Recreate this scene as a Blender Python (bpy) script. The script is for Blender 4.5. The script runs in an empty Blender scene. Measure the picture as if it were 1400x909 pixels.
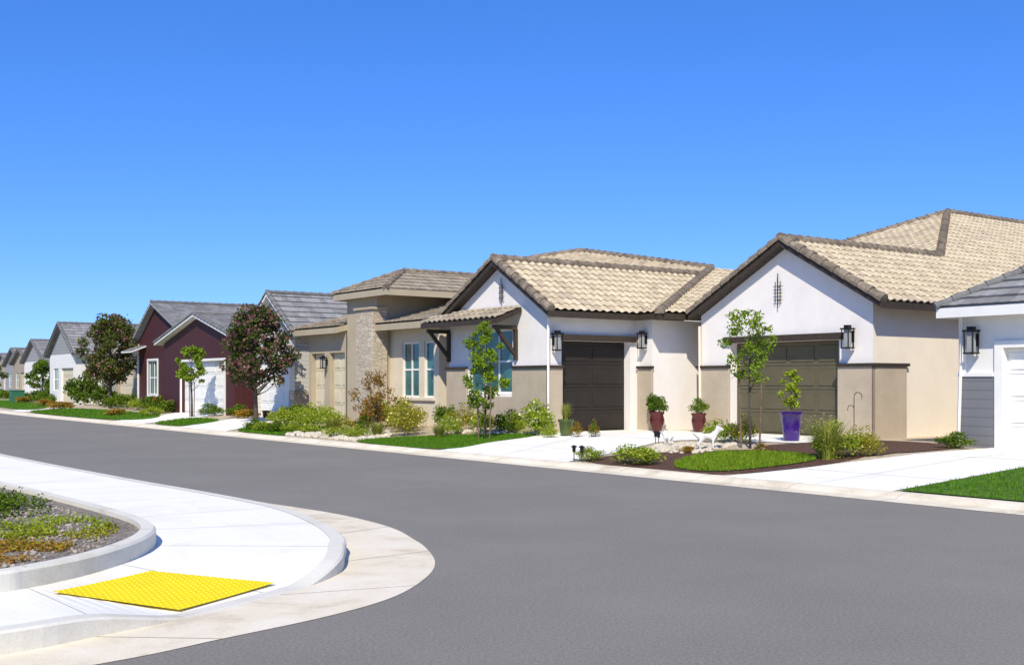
import bpy,bmesh,math,random
import numpy as np
from mathutils import Vector,Matrix
random.seed(7); rng=np.random.default_rng(7)
scene=bpy.context.scene
RZ=math.radians(-54)
def W(s,n,z=0): return Vector((-.5878*s+.8090*n,.8090*s+.5878*n,z))
def bend(s): return 0 if s<55 else .0024*(s-55)**2
def zt(s,n):
    r=n-bend(s); return .06+.24*max(0,min(1,(r-13.75)/4.25))
# ---------------------------------------------------------------- materials
def newmat(name):
    m=bpy.data.materials.new(name); m.use_nodes=True
    nt=m.node_tree; b=nt.nodes['Principled BSDF']; return m,nt,b
def N(nt,t,**k):
    n=nt.nodes.new(t)
    for a,v in k.items(): setattr(n,a,v)
    return n
def ramp(nt,stops,inter='LINEAR'):
    r=N(nt,'ShaderNodeValToRGB'); cr=r.color_ramp; cr.interpolation=inter
    while len(cr.elements)<len(stops): cr.elements.new(.5)
    for e,(p,c) in zip(cr.elements,stops): e.position=p; e.color=(*c,1)
    return r
def mat(name,c1,c2=None,scale=6,bump=.2,bscale=80,rough=.85,bdist=.01,c3=None,fine=0,metal=0,spec=.3):
    m,nt,b=newmat(name); b.inputs['Roughness'].default_value=rough; b.inputs['Metallic'].default_value=metal
    b.inputs['Specular IOR Level'].default_value=spec
    tc=N(nt,'ShaderNodeTexCoord')
    if c2 is None: c2=tuple(x*.88 for x in c1)
    nz=N(nt,'ShaderNodeTexNoise'); nz.inputs['Scale'].default_value=scale; nz.inputs['Detail'].default_value=6; nz.inputs['Roughness'].default_value=.65
    nt.links.new(tc.outputs['Object'],nz.inputs['Vector'])
    st=[(.32,c2),(.62,c1)]
    if c3: st=[(.3,c2),(.5,c1),(.68,c3)]
    r=ramp(nt,st); nt.links.new(nz.outputs['Fac'],r.inputs['Fac'])
    out=r.outputs['Color']
    nb=N(nt,'ShaderNodeTexNoise'); nb.inputs['Scale'].default_value=bscale; nb.inputs['Detail'].default_value=3
    nt.links.new(tc.outputs['Object'],nb.inputs['Vector'])
    if fine>0:
        mr=N(nt,'ShaderNodeMapRange'); mr.inputs[1].default_value=.35; mr.inputs[2].default_value=.65; mr.inputs[3].default_value=1-fine; mr.inputs[4].default_value=1+fine
        nt.links.new(nb.outputs['Fac'],mr.inputs[0])
        mx=N(nt,'ShaderNodeMix',data_type='RGBA',blend_type='MULTIPLY'); mx.inputs[0].default_value=1
        nt.links.new(out,mx.inputs[6]); nt.links.new(mr.outputs[0],mx.inputs[7]); out=mx.outputs[2]
    nt.links.new(out,b.inputs['Base Color'])
    if bump>0:
        bp=N(nt,'ShaderNodeBump'); bp.inputs['Strength'].default_value=bump; bp.inputs['Distance'].default_value=bdist
        nt.links.new(nb.outputs['Fac'],bp.inputs['Height']); nt.links.new(bp.outputs[0],b.inputs['Normal'])
    return m
def tilemat(name,cols):
    m,nt,b=newmat(name); b.inputs['Roughness'].default_value=.8; b.inputs['Specular IOR Level'].default_value=.25
    uv=N(nt,'ShaderNodeUVMap'); sp=N(nt,'ShaderNodeSeparateXYZ'); nt.links.new(uv.outputs[0],sp.inputs[0])
    fx=N(nt,'ShaderNodeMath',operation='FLOOR'); fy=N(nt,'ShaderNodeMath',operation='FLOOR')
    nt.links.new(sp.outputs[0],fx.inputs[0]); nt.links.new(sp.outputs[1],fy.inputs[0])
    cb=N(nt,'ShaderNodeCombineXYZ'); nt.links.new(fx.outputs[0],cb.inputs[0]); nt.links.new(fy.outputs[0],cb.inputs[1])
    wn=N(nt,'ShaderNodeTexWhiteNoise',noise_dimensions='2D'); nt.links.new(cb.outputs[0],wn.inputs['Vector'])
    k=len(cols); r=ramp(nt,[(i/k,c) for i,c in enumerate(cols)],'CONSTANT'); nt.links.new(wn.outputs['Value'],r.inputs['Fac'])
    nz=N(nt,'ShaderNodeTexNoise'); nz.inputs['Scale'].default_value=9; nz.inputs['Detail'].default_value=5
    tc=N(nt,'ShaderNodeTexCoord'); nt.links.new(tc.outputs['Object'],nz.inputs['Vector'])
    mr=N(nt,'ShaderNodeMapRange'); mr.inputs[1].default_value=.3; mr.inputs[2].default_value=.7; mr.inputs[3].default_value=.84; mr.inputs[4].default_value=1.12
    nt.links.new(nz.outputs['Fac'],mr.inputs[0])
    mx=N(nt,'ShaderNodeMix',data_type='RGBA',blend_type='MULTIPLY'); mx.inputs[0].default_value=1
    nt.links.new(r.outputs['Color'],mx.inputs[6]); nt.links.new(mr.outputs[0],mx.inputs[7]); nt.links.new(mx.outputs[2],b.inputs['Base Color'])
    return m
def leafmat(name,cols,trans=.35):
    m,nt,b=newmat(name); nt.nodes.remove(b)
    g=N(nt,'ShaderNodeNewGeometry'); k=len(cols)
    r=ramp(nt,[(i/max(1,k-1),c) for i,c in enumerate(cols)]); nt.links.new(g.outputs['Random Per Island'],r.inputs['Fac'])
    d=N(nt,'ShaderNodeBsdfDiffuse'); t=N(nt,'ShaderNodeBsdfTranslucent'); ms=N(nt,'ShaderNodeMixShader'); ms.inputs[0].default_value=trans
    nt.links.new(r.outputs[0],d.inputs[0]); nt.links.new(r.outputs[0],t.inputs[0]); nt.links.new(d.outputs[0],ms.inputs[1]); nt.links.new(t.outputs[0],ms.inputs[2])
    nt.links.new(ms.outputs[0],nt.nodes['Material Output'].inputs[0]); return m
def stonemat(name):
    m,nt,b=newmat(name); b.inputs['Roughness'].default_value=.9
    tc=N(nt,'ShaderNodeTexCoord'); mp=N(nt,'ShaderNodeMapping'); mp.inputs['Scale'].default_value=(3,3,7)
    nt.links.new(tc.outputs['Object'],mp.inputs[0])
    v=N(nt,'ShaderNodeTexVoronoi'); v.inputs['Scale'].default_value=1.2; nt.links.new(mp.outputs[0],v.inputs['Vector'])
    v2=N(nt,'ShaderNodeTexVoronoi',feature='DISTANCE_TO_EDGE'); v2.inputs['Scale'].default_value=1.2; nt.links.new(mp.outputs[0],v2.inputs['Vector'])
    s=N(nt,'ShaderNodeSeparateColor'); nt.links.new(v.outputs['Color'],s.inputs[0])
    r=ramp(nt,[(0,(.54,.46,.34)),(.4,(.47,.39,.28)),(.7,(.58,.5,.38)),(1,(.42,.345,.25))]); nt.links.new(s.outputs[0],r.inputs[0])
    e=ramp(nt,[(0,(.62,.62,.62)),(.05,(1,1,1))]); nt.links.new(v2.outputs['Distance'],e.inputs[0])
    mx=N(nt,'ShaderNodeMix',data_type='RGBA',blend_type='MULTIPLY'); mx.inputs[0].default_value=1
    nt.links.new(r.outputs[0],mx.inputs[6]); nt.links.new(e.outputs[0],mx.inputs[7]); nt.links.new(mx.outputs[2],b.inputs['Base Color'])
    bp=N(nt,'ShaderNodeBump'); bp.inputs['Distance'].default_value=.02; nt.links.new(e.outputs[0],bp.inputs['Height']); nt.links.new(bp.outputs[0],b.inputs['Normal'])
    return m
def sidingmat(name,c,pitch=.18,vertical=False):
    m,nt,b=newmat(name); b.inputs['Roughness'].default_value=.7
    tc=N(nt,'ShaderNodeTexCoord'); sp=N(nt,'ShaderNodeSeparateXYZ'); nt.links.new(tc.outputs['Object'],sp.inputs[0])
    if vertical:
        ad=N(nt,'ShaderNodeMath',operation='ADD'); nt.links.new(sp.outputs[0],ad.inputs[0]); nt.links.new(sp.outputs[1],ad.inputs[1]); src=ad.outputs[0]
    else: src=sp.outputs[2]
    dv=N(nt,'ShaderNodeMath',operation='DIVIDE'); dv.inputs[1].default_value=pitch; nt.links.new(src,dv.inputs[0])
    fr=N(nt,'ShaderNodeMath',operation='FRACT'); nt.links.new(dv.outputs[0],fr.inputs[0])
    r=ramp(nt,[(0,tuple(x*.45 for x in c)),(.1,c),(1,tuple(min(1,x*1.06) for x in c))]); nt.links.new(fr.outputs[0],r.inputs[0])
    nt.links.new(r.outputs[0],b.inputs['Base Color'])
    bp=N(nt,'ShaderNodeBump'); bp.inputs['Distance'].default_value=.02; nt.links.new(fr.outputs[0],bp.inputs['Height']); nt.links.new(bp.outputs[0],b.inputs['Normal'])
    return m
def concrete(name,c,stain=.9,c3=None):
    m,nt,b=newmat(name); b.inputs['Roughness'].default_value=.85; b.inputs['Specular IOR Level'].default_value=.2
    tc=N(nt,'ShaderNodeTexCoord')
    n1=N(nt,'ShaderNodeTexNoise'); n1.inputs['Scale'].default_value=1.1; n1.inputs['Detail'].default_value=9; n1.inputs['Roughness'].default_value=.72; n1.inputs['Distortion'].default_value=.5
    n2=N(nt,'ShaderNodeTexNoise'); n2.inputs['Scale'].default_value=70; n2.inputs['Detail'].default_value=4
    for x in (n1,n2): nt.links.new(tc.outputs['Object'],x.inputs['Vector'])
    r=ramp(nt,[(.3,tuple(x*stain*q for x,q in zip(c,(.94,.9,.82)))),(.48,c),(.72,c3 or tuple(min(1,x*1.05) for x in c))]); nt.links.new(n1.outputs['Fac'],r.inputs[0])
    mr=N(nt,'ShaderNodeMapRange'); mr.inputs[1].default_value=.3; mr.inputs[2].default_value=.7; mr.inputs[3].default_value=.93; mr.inputs[4].default_value=1.06
    nt.links.new(n2.outputs['Fac'],mr.inputs[0])
    mx=N(nt,'ShaderNodeMix',data_type='RGBA',blend_type='MULTIPLY'); mx.inputs[0].default_value=1
    nt.links.new(r.outputs[0],mx.inputs[6]); nt.links.new(mr.outputs[0],mx.inputs[7]); nt.links.new(mx.outputs[2],b.inputs['Base Color'])
    bp=N(nt,'ShaderNodeBump'); bp.inputs['Strength'].default_value=.2; bp.inputs['Distance'].default_value=.005
    nt.links.new(n2.outputs['Fac'],bp.inputs['Height']); nt.links.new(bp.outputs[0],b.inputs['Normal'])
    return m
def asphalt():
    m,nt,b=newmat('asphalt'); b.inputs['Roughness'].default_value=.9; b.inputs['Specular IOR Level'].default_value=.15
    tc=N(nt,'ShaderNodeTexCoord')
    a=N(nt,'ShaderNodeTexNoise'); a.inputs['Scale'].default_value=42; a.inputs['Detail'].default_value=7; a.inputs['Roughness'].default_value=.9
    c=N(nt,'ShaderNodeTexNoise'); c.inputs['Scale'].default_value=.35; c.inputs['Detail'].default_value=8; c.inputs['Roughness'].default_value=.65
    for x in (a,c): nt.links.new(tc.outputs['Object'],x.inputs['Vector'])
    r=ramp(nt,[(.34,(.145,.135,.112)),(.5,(.225,.21,.178)),(.66,(.34,.318,.272))]); nt.links.new(a.outputs['Fac'],r.inputs[0])
    r2=ramp(nt,[(.3,(.9,.9,.9)),(.7,(1.07,1.07,1.07))]); nt.links.new(c.outputs['Fac'],r2.inputs[0])
    mx=N(nt,'ShaderNodeMix',data_type='RGBA',blend_type='MULTIPLY'); mx.inputs[0].default_value=1
    nt.links.new(r.outputs[0],mx.inputs[6]); nt.links.new(r2.outputs[0],mx.inputs[7]); nt.links.new(mx.outputs[2],b.inputs['Base Color'])
    bp=N(nt,'ShaderNodeBump'); bp.inputs['Strength'].default_value=.3; bp.inputs['Distance'].default_value=.006
    nt.links.new(a.outputs['Fac'],bp.inputs['Height']); nt.links.new(bp.outputs[0],b.inputs['Normal'])
    return m
M={}
M['stucco']=mat('white stucco',(.86,.81,.745),(.79,.74,.68),scale=1.2,bump=.35,bscale=60,fine=.04)
M['stucco2']=mat('warm stucco',(.86,.765,.60),(.80,.70,.55),scale=1.2,bump=.35,bscale=60,fine=.04)
M['taupe']=mat('taupe stucco',(.50,.415,.30),(.44,.36,.255),scale=2,bump=.4,bscale=55,fine=.06)
M['brown']=mat('dark brown wood',(.06,.044,.03),(.035,.027,.02),scale=12,bump=.2,bscale=50,rough=.6)
M['doorolive']=mat('olive brown door',(.12,.105,.06),(.10,.088,.05),scale=3,bump=0,rough=.55)
M['doordark']=mat('charcoal door',(.03,.025,.02),(.024,.02,.016),scale=3,bump=0,rough=.6)
M['white']=mat('white paint',(.84,.82,.76),(.79,.77,.71),scale=3,bump=.05,rough=.5)
M['cream']=mat('cream paint',(.66,.58,.41),(.6,.52,.37),scale=3,bump=.1,rough=.6)
M['beige']=mat('beige stucco',(.46,.385,.265),(.40,.335,.23),scale=1.5,bump=.25,bscale=70,fine=.04)
M['beigelight']=mat('light beige stucco',(.70,.61,.45),(.63,.55,.4),scale=1.5,bump=.25,bscale=70,fine=.04)
M['grayst']=mat('pale gray stucco',(.80,.78,.73),(.74,.72,.67),scale=1.5,bump=.2,bscale=70,fine=.03)
M['slatesiding']=sidingmat('slate siding',(.2,.205,.21))
M['redsiding']=sidingmat('red siding',(.060,.009,.009),.25,True)
M['whitesiding']=sidingmat('white siding',(.64,.61,.54),.16)
M['graysiding']=sidingmat('gray siding',(.34,.34,.34),.2)
M['tansiding']=sidingmat('tan siding',(.42,.36,.27),.2)
M['stone']=stonemat('stacked stone')
M['iron']=mat('black iron',(.012,.011,.012),bump=0,rough=.45)
M['glass']=mat('window glass',(.04,.16,.15),(.015,.07,.07),scale=1.3,bump=0,rough=.06,spec=.8)
M['lampglass']=mat('lantern glass',(.35,.35,.33),bump=0,rough=.2)
M['tile']=tilemat('sand clay tile',[(.58,.49,.33),(.54,.45,.30),(.51,.42,.28),(.60,.51,.35),(.46,.37,.26),(.56,.47,.31)])
M['tile2']=tilemat('tan flat tile',[(.39,.33,.235),(.36,.30,.215),(.42,.355,.26),(.32,.265,.19)])
M['tilegray']=tilemat('gray flat tile',[(.28,.275,.26),(.25,.245,.235),(.31,.305,.29),(.22,.215,.205)])
M['cap']=mat('ridge tile',(.21,.168,.12),(.12,.092,.07),scale=5,bump=.2,c3=(.34,.275,.2))
M['capgray']=mat('gray ridge tile',(.2,.195,.185),(.13,.13,.125),scale=5,bump=.2)
M['asphalt']=asphalt()
M['conc']=concrete('pale concrete',(.86,.835,.74),.97)
M['gutter']=concrete('stained concrete',(.76,.67,.50),.75,(.85,.79,.64))
M['kerb']=concrete('kerb concrete',(.70,.665,.565),.88)
M['joint']=mat('dark joint concrete',(.46,.43,.35),bump=0)  # darker concrete tone for the thin paving joint strips
M['gravel']=mat('tan gravel',(.54,.44,.3),(.32,.25,.16),scale=14,bump=.9,bscale=30,bdist=.04,c3=(.68,.59,.43),fine=.3)
M['mulchred']=mat('red bark mulch',(.12,.058,.035),(.055,.03,.018),scale=16,bump=1,bscale=35,bdist=.05,c3=(.2,.115,.07),fine=.35)
M['mulchgray']=mat('weathered bark',(.30,.255,.2),(.14,.115,.09),scale=22,bump=1,bscale=45,bdist=.05,c3=(.47,.42,.34),fine=.35)
M['chip']=mat('bark chip',(.32,.27,.21),(.17,.14,.11),scale=9,bump=.3,c3=(.48,.43,.36))
M['lawn']=mat('lawn turf',(.09,.20,.012),(.06,.14,.01),scale=5,bump=1,bscale=60,bdist=.04,c3=(.15,.28,.025),fine=.3)
M['land']=mat('dry land',(.3,.26,.17),(.22,.2,.12),scale=.5,bump=.3,bscale=8)
M['yellow']=mat('yellow paint',(.90,.70,.0),(.83,.63,.0),scale=4,bump=.05,rough=.6)
M['bark']=mat('bark',(.12,.095,.075),(.06,.048,.04),scale=20,bump=.6,bscale=60)
M['stake']=mat('weathered wood',(.22,.15,.1),(.12,.08,.055),scale=15,bump=.3)
M['red']=mat('red glaze',(.10,.009,.007),(.06,.006,.005),scale=4,bump=0,rough=.25,spec=.6)
M['purple']=mat('indigo glaze',(.045,.010,.20),(.035,.008,.14),scale=4,bump=0,rough=.25,spec=.6)
M['greenpot']=mat('olive glaze',(.11,.15,.04),(.08,.11,.03),scale=4,bump=0,rough=.3)
M['soil']=mat('potting soil',(.04,.03,.02),bump=.8,bscale=30)
M['pale']=mat('white painted resin',(.8,.78,.72),(.68,.63,.56),scale=6,bump=.1,rough=.6)
M['rock']=mat('cream cobble',(.58,.51,.38),(.4,.34,.26),scale=7,bump=.4,c3=(.68,.62,.5))
M['leafyg']=leafmat('young leaf',[(.11,.18,.012),(.20,.31,.025),(.31,.40,.045)])
M['leafg']=leafmat('green leaf',[(.05,.09,.012),(.11,.18,.02),(.19,.28,.03)])
M['leafd']=leafmat('dark leaf',[(.035,.065,.014),(.075,.12,.022),(.13,.17,.04)])
M['leafolv']=leafmat('olive brown leaf',[(.06,.085,.02),(.12,.15,.03),(.19,.19,.045)])
M['leafo']=leafmat('olive leaf',[(.18,.175,.02),(.32,.31,.03),(.42,.39,.055)])
M['leafl']=leafmat('lime leaf',[(.17,.23,.015),(.31,.40,.03),(.43,.51,.06)])
M['leafr']=leafmat('rust leaf',[(.2,.07,.02),(.32,.16,.03),(.26,.24,.04)])
M['orange']=leafmat('orange bloom',[(.45,.17,.02),(.5,.26,.05),(.28,.22,.05)])
M['bloomy']=leafmat('yellow bloom',[(.75,.62,.08),(.75,.7,.35)],.2)
M['bloomw']=leafmat('white bloom',[(.7,.66,.4),(.8,.76,.55)],.2)
M['bloomp']=leafmat('mauve bloom',[(.17,.06,.07),(.32,.16,.16),(.20,.09,.08)],.25)
M['bloomr']=leafmat('red bloom',[(.5,.03,.03),(.6,.1,.08)],.2)
M['grass']=leafmat('grass blade',[(.06,.16,.008),(.11,.25,.015),(.18,.33,.03)],.35)
M['lgrass']=leafmat('lime blade',[(.12,.2,.01),(.2,.32,.02),(.3,.42,.05)],.35)
M['graygrass']=leafmat('tuft blade',[(.18,.22,.025),(.31,.35,.05),(.44,.44,.11)],.35)
# ---------------------------------------------------------------- builders
col=scene.collection
ORG={}
def thing(name,label,cat,s,n,z=0,group=None):
    e=bpy.data.objects.new(name,None); col.objects.link(e); e.location=W(s,n,z); e.rotation_euler=(0,0,RZ); e.empty_display_size=.3
    e['label']=label; e['category']=cat
    if group: e['group']=group
    ORG[e.name]=(s,n,z); return e
def street(Nn): return lambda a,b,c:(a,Nn-b,c)
def side(S): return lambda a,b,c:(S-b,a,c)
class MB:
    def __init__(s): s.V=[];s.F=[];s.M=[];s.U=[]
    def add(s,vs,fs,m=0,uv=None):
        o=len(s.V); s.V+=[tuple(v) for v in vs]
        for i,f in enumerate(fs): s.F.append([o+k for k in f]); s.M.append(m); s.U.append(uv[i] if uv else None)
    def poly(s,pts,m=0): s.add(pts,[list(range(len(pts)))],m)
    def box(s,a0,a1,b0,b1,c0,c1,m=0,mp=None):
        vs=[(a,b,c) for a in (a0,a1) for b in (b0,b1) for c in (c0,c1)]
        if mp: vs=[mp(*v) for v in vs]
        s.add(vs,[[0,1,3,2],[4,6,7,5],[0,4,5,1],[2,3,7,6],[0,2,6,4],[1,5,7,3]],m)
    def tube(s,pts,rad,seg=7,m=0):
        pts=[Vector(p) for p in pts]; o=[];n=len(pts)
        for i,p in enumerate(pts):
            d=(pts[min(i+1,n-1)]-pts[max(i-1,0)]).normalized()
            a=d.cross(Vector((0,0,1)))
            if a.length<.05: a=d.cross(Vector((1,0,0)))
            a.normalize(); b=a.cross(d)
            for k in range(seg):
                t=2*math.pi*k/seg; o.append(p+(a*math.cos(t)+b*math.sin(t))*rad[i])
        fs=[[i*seg+k,i*seg+(k+1)%seg,(i+1)*seg+(k+1)%seg,(i+1)*seg+k] for i in range(n-1) for k in range(seg)]
        fs+= [list(range(seg))[::-1],[ (n-1)*seg+k for k in range(seg)]]
        s.add(o,fs,m)
    def lathe(s,prof,seg=20,m=0,c=(0,0,0)):
        o=[(c[0]+r*math.cos(2*math.pi*k/seg),c[1]+r*math.sin(2*math.pi*k/seg),c[2]+z) for r,z in prof for k in range(seg)]
        n=len(prof)
        s.add(o,[[i*seg+k,i*seg+(k+1)%seg,(i+1)*seg+(k+1)%seg,(i+1)*seg+k] for i in range(n-1) for k in range(seg)],m)
    def sheet(s,p0,p1,z0,z1,ops=(),inward=(0,1),depth=.2,m=0,mr=None):
        L=math.hypot(p1[0]-p0[0],p1[1]-p0[1]); d=((p1[0]-p0[0])/L,(p1[1]-p0[1])/L)
        P=lambda a,z,q=0:(p0[0]+d[0]*a+inward[0]*q,p0[1]+d[1]*a+inward[1]*q,z)
        A=sorted({0,L,*[o[0] for o in ops],*[o[1] for o in ops]}); Z=sorted({z0,z1,*[o[2] for o in ops],*[o[3] for o in ops]})
        for a,b in zip(A,A[1:]):
            for y,x in zip(Z,Z[1:]):
                ca,cz=(a+b)/2,(y+x)/2
                if any(o[0]<ca<o[1] and o[2]<cz<o[3] for o in ops): continue
                s.poly([P(a,y),P(b,y),P(b,x),P(a,x)],m)
        mr=m if mr is None else mr
        for a,b,y,x in ops:
            s.poly([P(a,y),P(a,x),P(a,x,depth),P(a,y,depth)],mr); s.poly([P(b,y),P(b,x),P(b,x,depth),P(b,y,depth)],mr)
            s.poly([P(a,x),P(b,x),P(b,x,depth),P(a,x,depth)],mr); s.poly([P(a,y),P(b,y),P(b,y,depth),P(a,y,depth)],mr)
    def obj(s,name,root,mats,parent=None,label=None,bevel=0,smooth=False,recalc=True,raw=False):
        if root is not None and not raw:
            o=ORG[root.name]; vs=[(o[0]-v[0],v[1]-o[1],v[2]-o[2]) for v in s.V]
        elif raw: vs=s.V
        else: vs=[W(*v) for v in s.V]
        me=bpy.data.meshes.new(name); me.from_pydata([tuple(v) for v in vs],[],s.F)
        for m in mats: me.materials.append(M[m] if isinstance(m,str) else m)
        me.polygons.foreach_set('material_index',s.M)
        if any(u is not None for u in s.U):
            ul=me.uv_layers.new(name='UVMap')
            for p,u in zip(me.polygons,s.U):
                if u is None: continue
                for li,c in zip(p.loop_indices,u): ul.data[li].uv=c
        if recalc:
            bm=bmesh.new(); bm.from_mesh(me); bmesh.ops.recalc_face_normals(bm,faces=bm.faces); bm.to_mesh(me); bm.free()
        if smooth: me.polygons.foreach_set('use_smooth',[True]*len(me.polygons))
        ob=bpy.data.objects.new(name,me); col.objects.link(ob)
        if root is not None: ob.parent=parent or root
        if label: ob['label']=label
        if bevel:
            b=ob.modifiers.new('bevel','BEVEL'); b.width=bevel; b.segments=2; b.limit_method='ANGLE'
        return ob
    def tiles(s,poly,period=.26,course=.33,amp=.05,step=.03,seg=6,m=0,lift=.0,eave=None):
        P=[Vector((-p[0],p[1],p[2])) for p in poly]
        e=(P[1]-P[0]).normalized(); nr=e.cross(P[2]-P[0]).normalized()
        if nr.z<0: nr=-nr
        v=nr.cross(e)
        if v.z<0: v=-v
        us=[p.dot(e) for p in P]; v0=P[0].dot(v); vs=[p.dot(v)-v0 for p in P]; d=P[0].dot(nr)+lift
        k0=math.floor(min(us)/period); k1=math.ceil(max(us)/period); c0=math.floor(min(vs)/course-.01); c1=math.ceil(max(vs)/course)
        bm=bmesh.new(); uvl=bm.loops.layers.uv.new('UVMap')
        U=[k0+i/seg for i in range((k1-k0)*seg+1)]
        prof=[amp*(.5+.5*math.cos(2*math.pi*(u%1.0)-.6))**.8 if amp>0 else 0 for u in U]
        rows=[]
        for c in range(c0,c1):
            rows+= [(c,step),(c+1,.0)]
        R=[]
        for c,h in rows: R.append([bm.verts.new(e*(u*period)+v*(v0+c*course)+nr*(d+h+q)) for u,q in zip(U,prof)])
        for j in range(len(R)-1):
            cj=rows[j][0]+.5 if j%2==0 else rows[j+1][0]+.5
            for i in range(len(U)-1):
                f=bm.faces.new((R[j][i],R[j][i+1],R[j+1][i+1],R[j+1][i]))
                uc=math.floor(U[i]+1e-4)+.5
                for l in f.loops: l[uvl].uv=(uc,cj)
        cen=sum(P,Vector())/len(P)
        for a,b in zip(P,P[1:]+P[:1]):
            no=(b-a).cross(nr)
            if no.length<1e-6: continue
            no.normalize()
            if (cen-a).dot(no)>0: no=-no
            bmesh.ops.bisect_plane(bm,geom=bm.verts[:]+bm.edges[:]+bm.faces[:],plane_co=a,plane_no=no,clear_outer=True)
        bm.verts.index_update()
        s.add([(-x.co.x,x.co.y,x.co.z) for x in bm.verts],[[x.index for x in f.verts] for f in bm.faces],m,[[tuple(l[uvl].uv) for l in f.loops] for f in bm.faces])
        bm.free()
    def slab(s,poly,th=.17,drop=.012,m=0):
        t=[(p[0],p[1],p[2]-drop) for p in poly]; b=[(p[0],p[1],p[2]-th) for p in poly]; n=len(poly)
        s.add(t+b,[list(range(n)),list(range(n,2*n))[::-1]]+[[i,(i+1)%n,n+(i+1)%n,n+i] for i in range(n)],m)
    def caps(s,p0,p1,r=.11,L=.36,up=.03,m=0):
        p0=Vector(p0);p1=Vector(p1);d=p1-p0;T=d.length;k=max(1,round(T/L));d.normalize()
        a=d.cross(Vector((0,0,1))).normalized(); b=a.cross(d)
        if b.z<0:b=-b
        for i in range(k):
            q0=p0+d*(T*i/k)+b*up; q1=p0+d*(T*(i+1)/k+.04)+b*(up-.005)
            o=[]
            for q,rr in ((q0,r*1.12),(q1,r*.85)):
                for j in range(8):
                    t=math.radians(-20+220*j/7); o.append(q+a*(rr*math.cos(t))+b*(rr*math.sin(t)))
            s.add(o,[[j,j+1,9+j,8+j] for j in range(7)]+[[0,1,2,3,4,5,6,7],[15,14,13,12,11,10,9,8]],m)
def pieces(name,root,m,mp,lst,bevel=.008,parent=None):
    for q in lst:
        k=MB(); k.box(*q,0,mp); k.obj(name,root,[m],bevel=bevel,parent=parent)
def roof(root,faces,capl,tile='tile',cap='cap',fascia='brown',amp=.05,step=.03,course=.33,seg=6,th=.17,period=.26,r=.11):
    t=MB()
    for f in faces: t.tiles(f,amp=amp,step=step,course=course,seg=seg,period=period)
    ro=t.obj('roof',root,[tile],recalc=False)
    f=MB()
    for q in faces: f.slab(q,th=th)
    f.obj('fascia',root,[fascia],parent=ro)
    for a,b in capl:
        c=MB(); c.caps(a,b,r=r); c.obj('ridge_tiles',root,[cap],parent=ro,smooth=False)
    return ro
def garage_door(root,mp,a0,a1,z0,z1,m,rows=4,cols=4,b=-.22,label=None):
    k=MB(); k.box(a0-.02,a1+.02,b-.05,b,z0,z1+.02,0,mp)
    w=(a1-a0)/cols; h=(z1-z0)/rows
    for j in range(rows):
        k.box(a0,a1,b,b+.012,z0+j*h+.012,z0+(j+1)*h-.012,0,mp)
        for i in range(cols):
            k.box(a0+i*w+.07,a0+(i+1)*w-.07,b+.012,b+.03,z0+j*h+.1,z0+(j+1)*h-.1,0,mp)
    return k.obj('garage_door',root,[m],label=label,bevel=.008)
def lantern(root,mp,a,z,sc=1):
    k=MB(); w=.09*sc;h=.36*sc
    k.box(a-.06*sc,a+.06*sc,0,.02,z+h*.3,z+h*.9,0,mp)
    k.box(a-.015,a+.015,.02,.12,z+h*.8,z+h*.86,0,mp)
    c=.06+w
    for da in(-w,w-.018):
        for db in(c-w,c+w-.018): k.box(a+da,a+da+.018,db,db+.018,z,z+h,0,mp)
    k.box(a-w-.02,a+w+.02,c-w-.02,c+w+.02,z+h,z+h+.035,0,mp)
    k.box(a-w*.6,a+w*.6,c-w*.6,c+w*.6,z+h+.035,z+h+.09*sc,0,mp)
    k.box(a-w-.01,a+w+.01,c-w-.01,c+w+.01,z-.03,z,0,mp)
    o=k.obj('wall_lantern',root,['iron'])
    g=MB(); g.box(a-w*.6,a+w*.6,c-w*.6,c+w*.6,z+.005,z+h-.005,0,mp); g.obj('lantern_glass',root,['lampglass'],parent=o)
def window(root,mp,a0,a1,z0,z1,cols=2,rows=1,fm='white',b=-.1):
    k=MB(); t=.055
    k.box(a0,a0+t,b,b+.05,z0,z1,0,mp); k.box(a1-t,a1,b,b+.05,z0,z1,0,mp)
    k.box(a0+t,a1-t,b,b+.05,z0,z0+t,0,mp); k.box(a0+t,a1-t,b,b+.05,z1-t,z1,0,mp)
    for i in range(1,cols):
        x=a0+(a1-a0)*i/cols; k.box(x-t/2,x+t/2,b+.001,b+.045,z0+t,z1-t,0,mp)
    for i in range(1,rows):
        x=z0+(z1-z0)*i/rows; k.box(a0+t,a1-t,b+.002,b+.04,x-t/2,x+t/2,0,mp)
    o=k.obj('window',root,[fm])
    g=MB(); g.box(a0+.01,a1-.01,b-.02,b+.015,z0+.01,z1-.01,0,mp); g.obj('window_glass',root,['glass'],parent=o)
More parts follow.
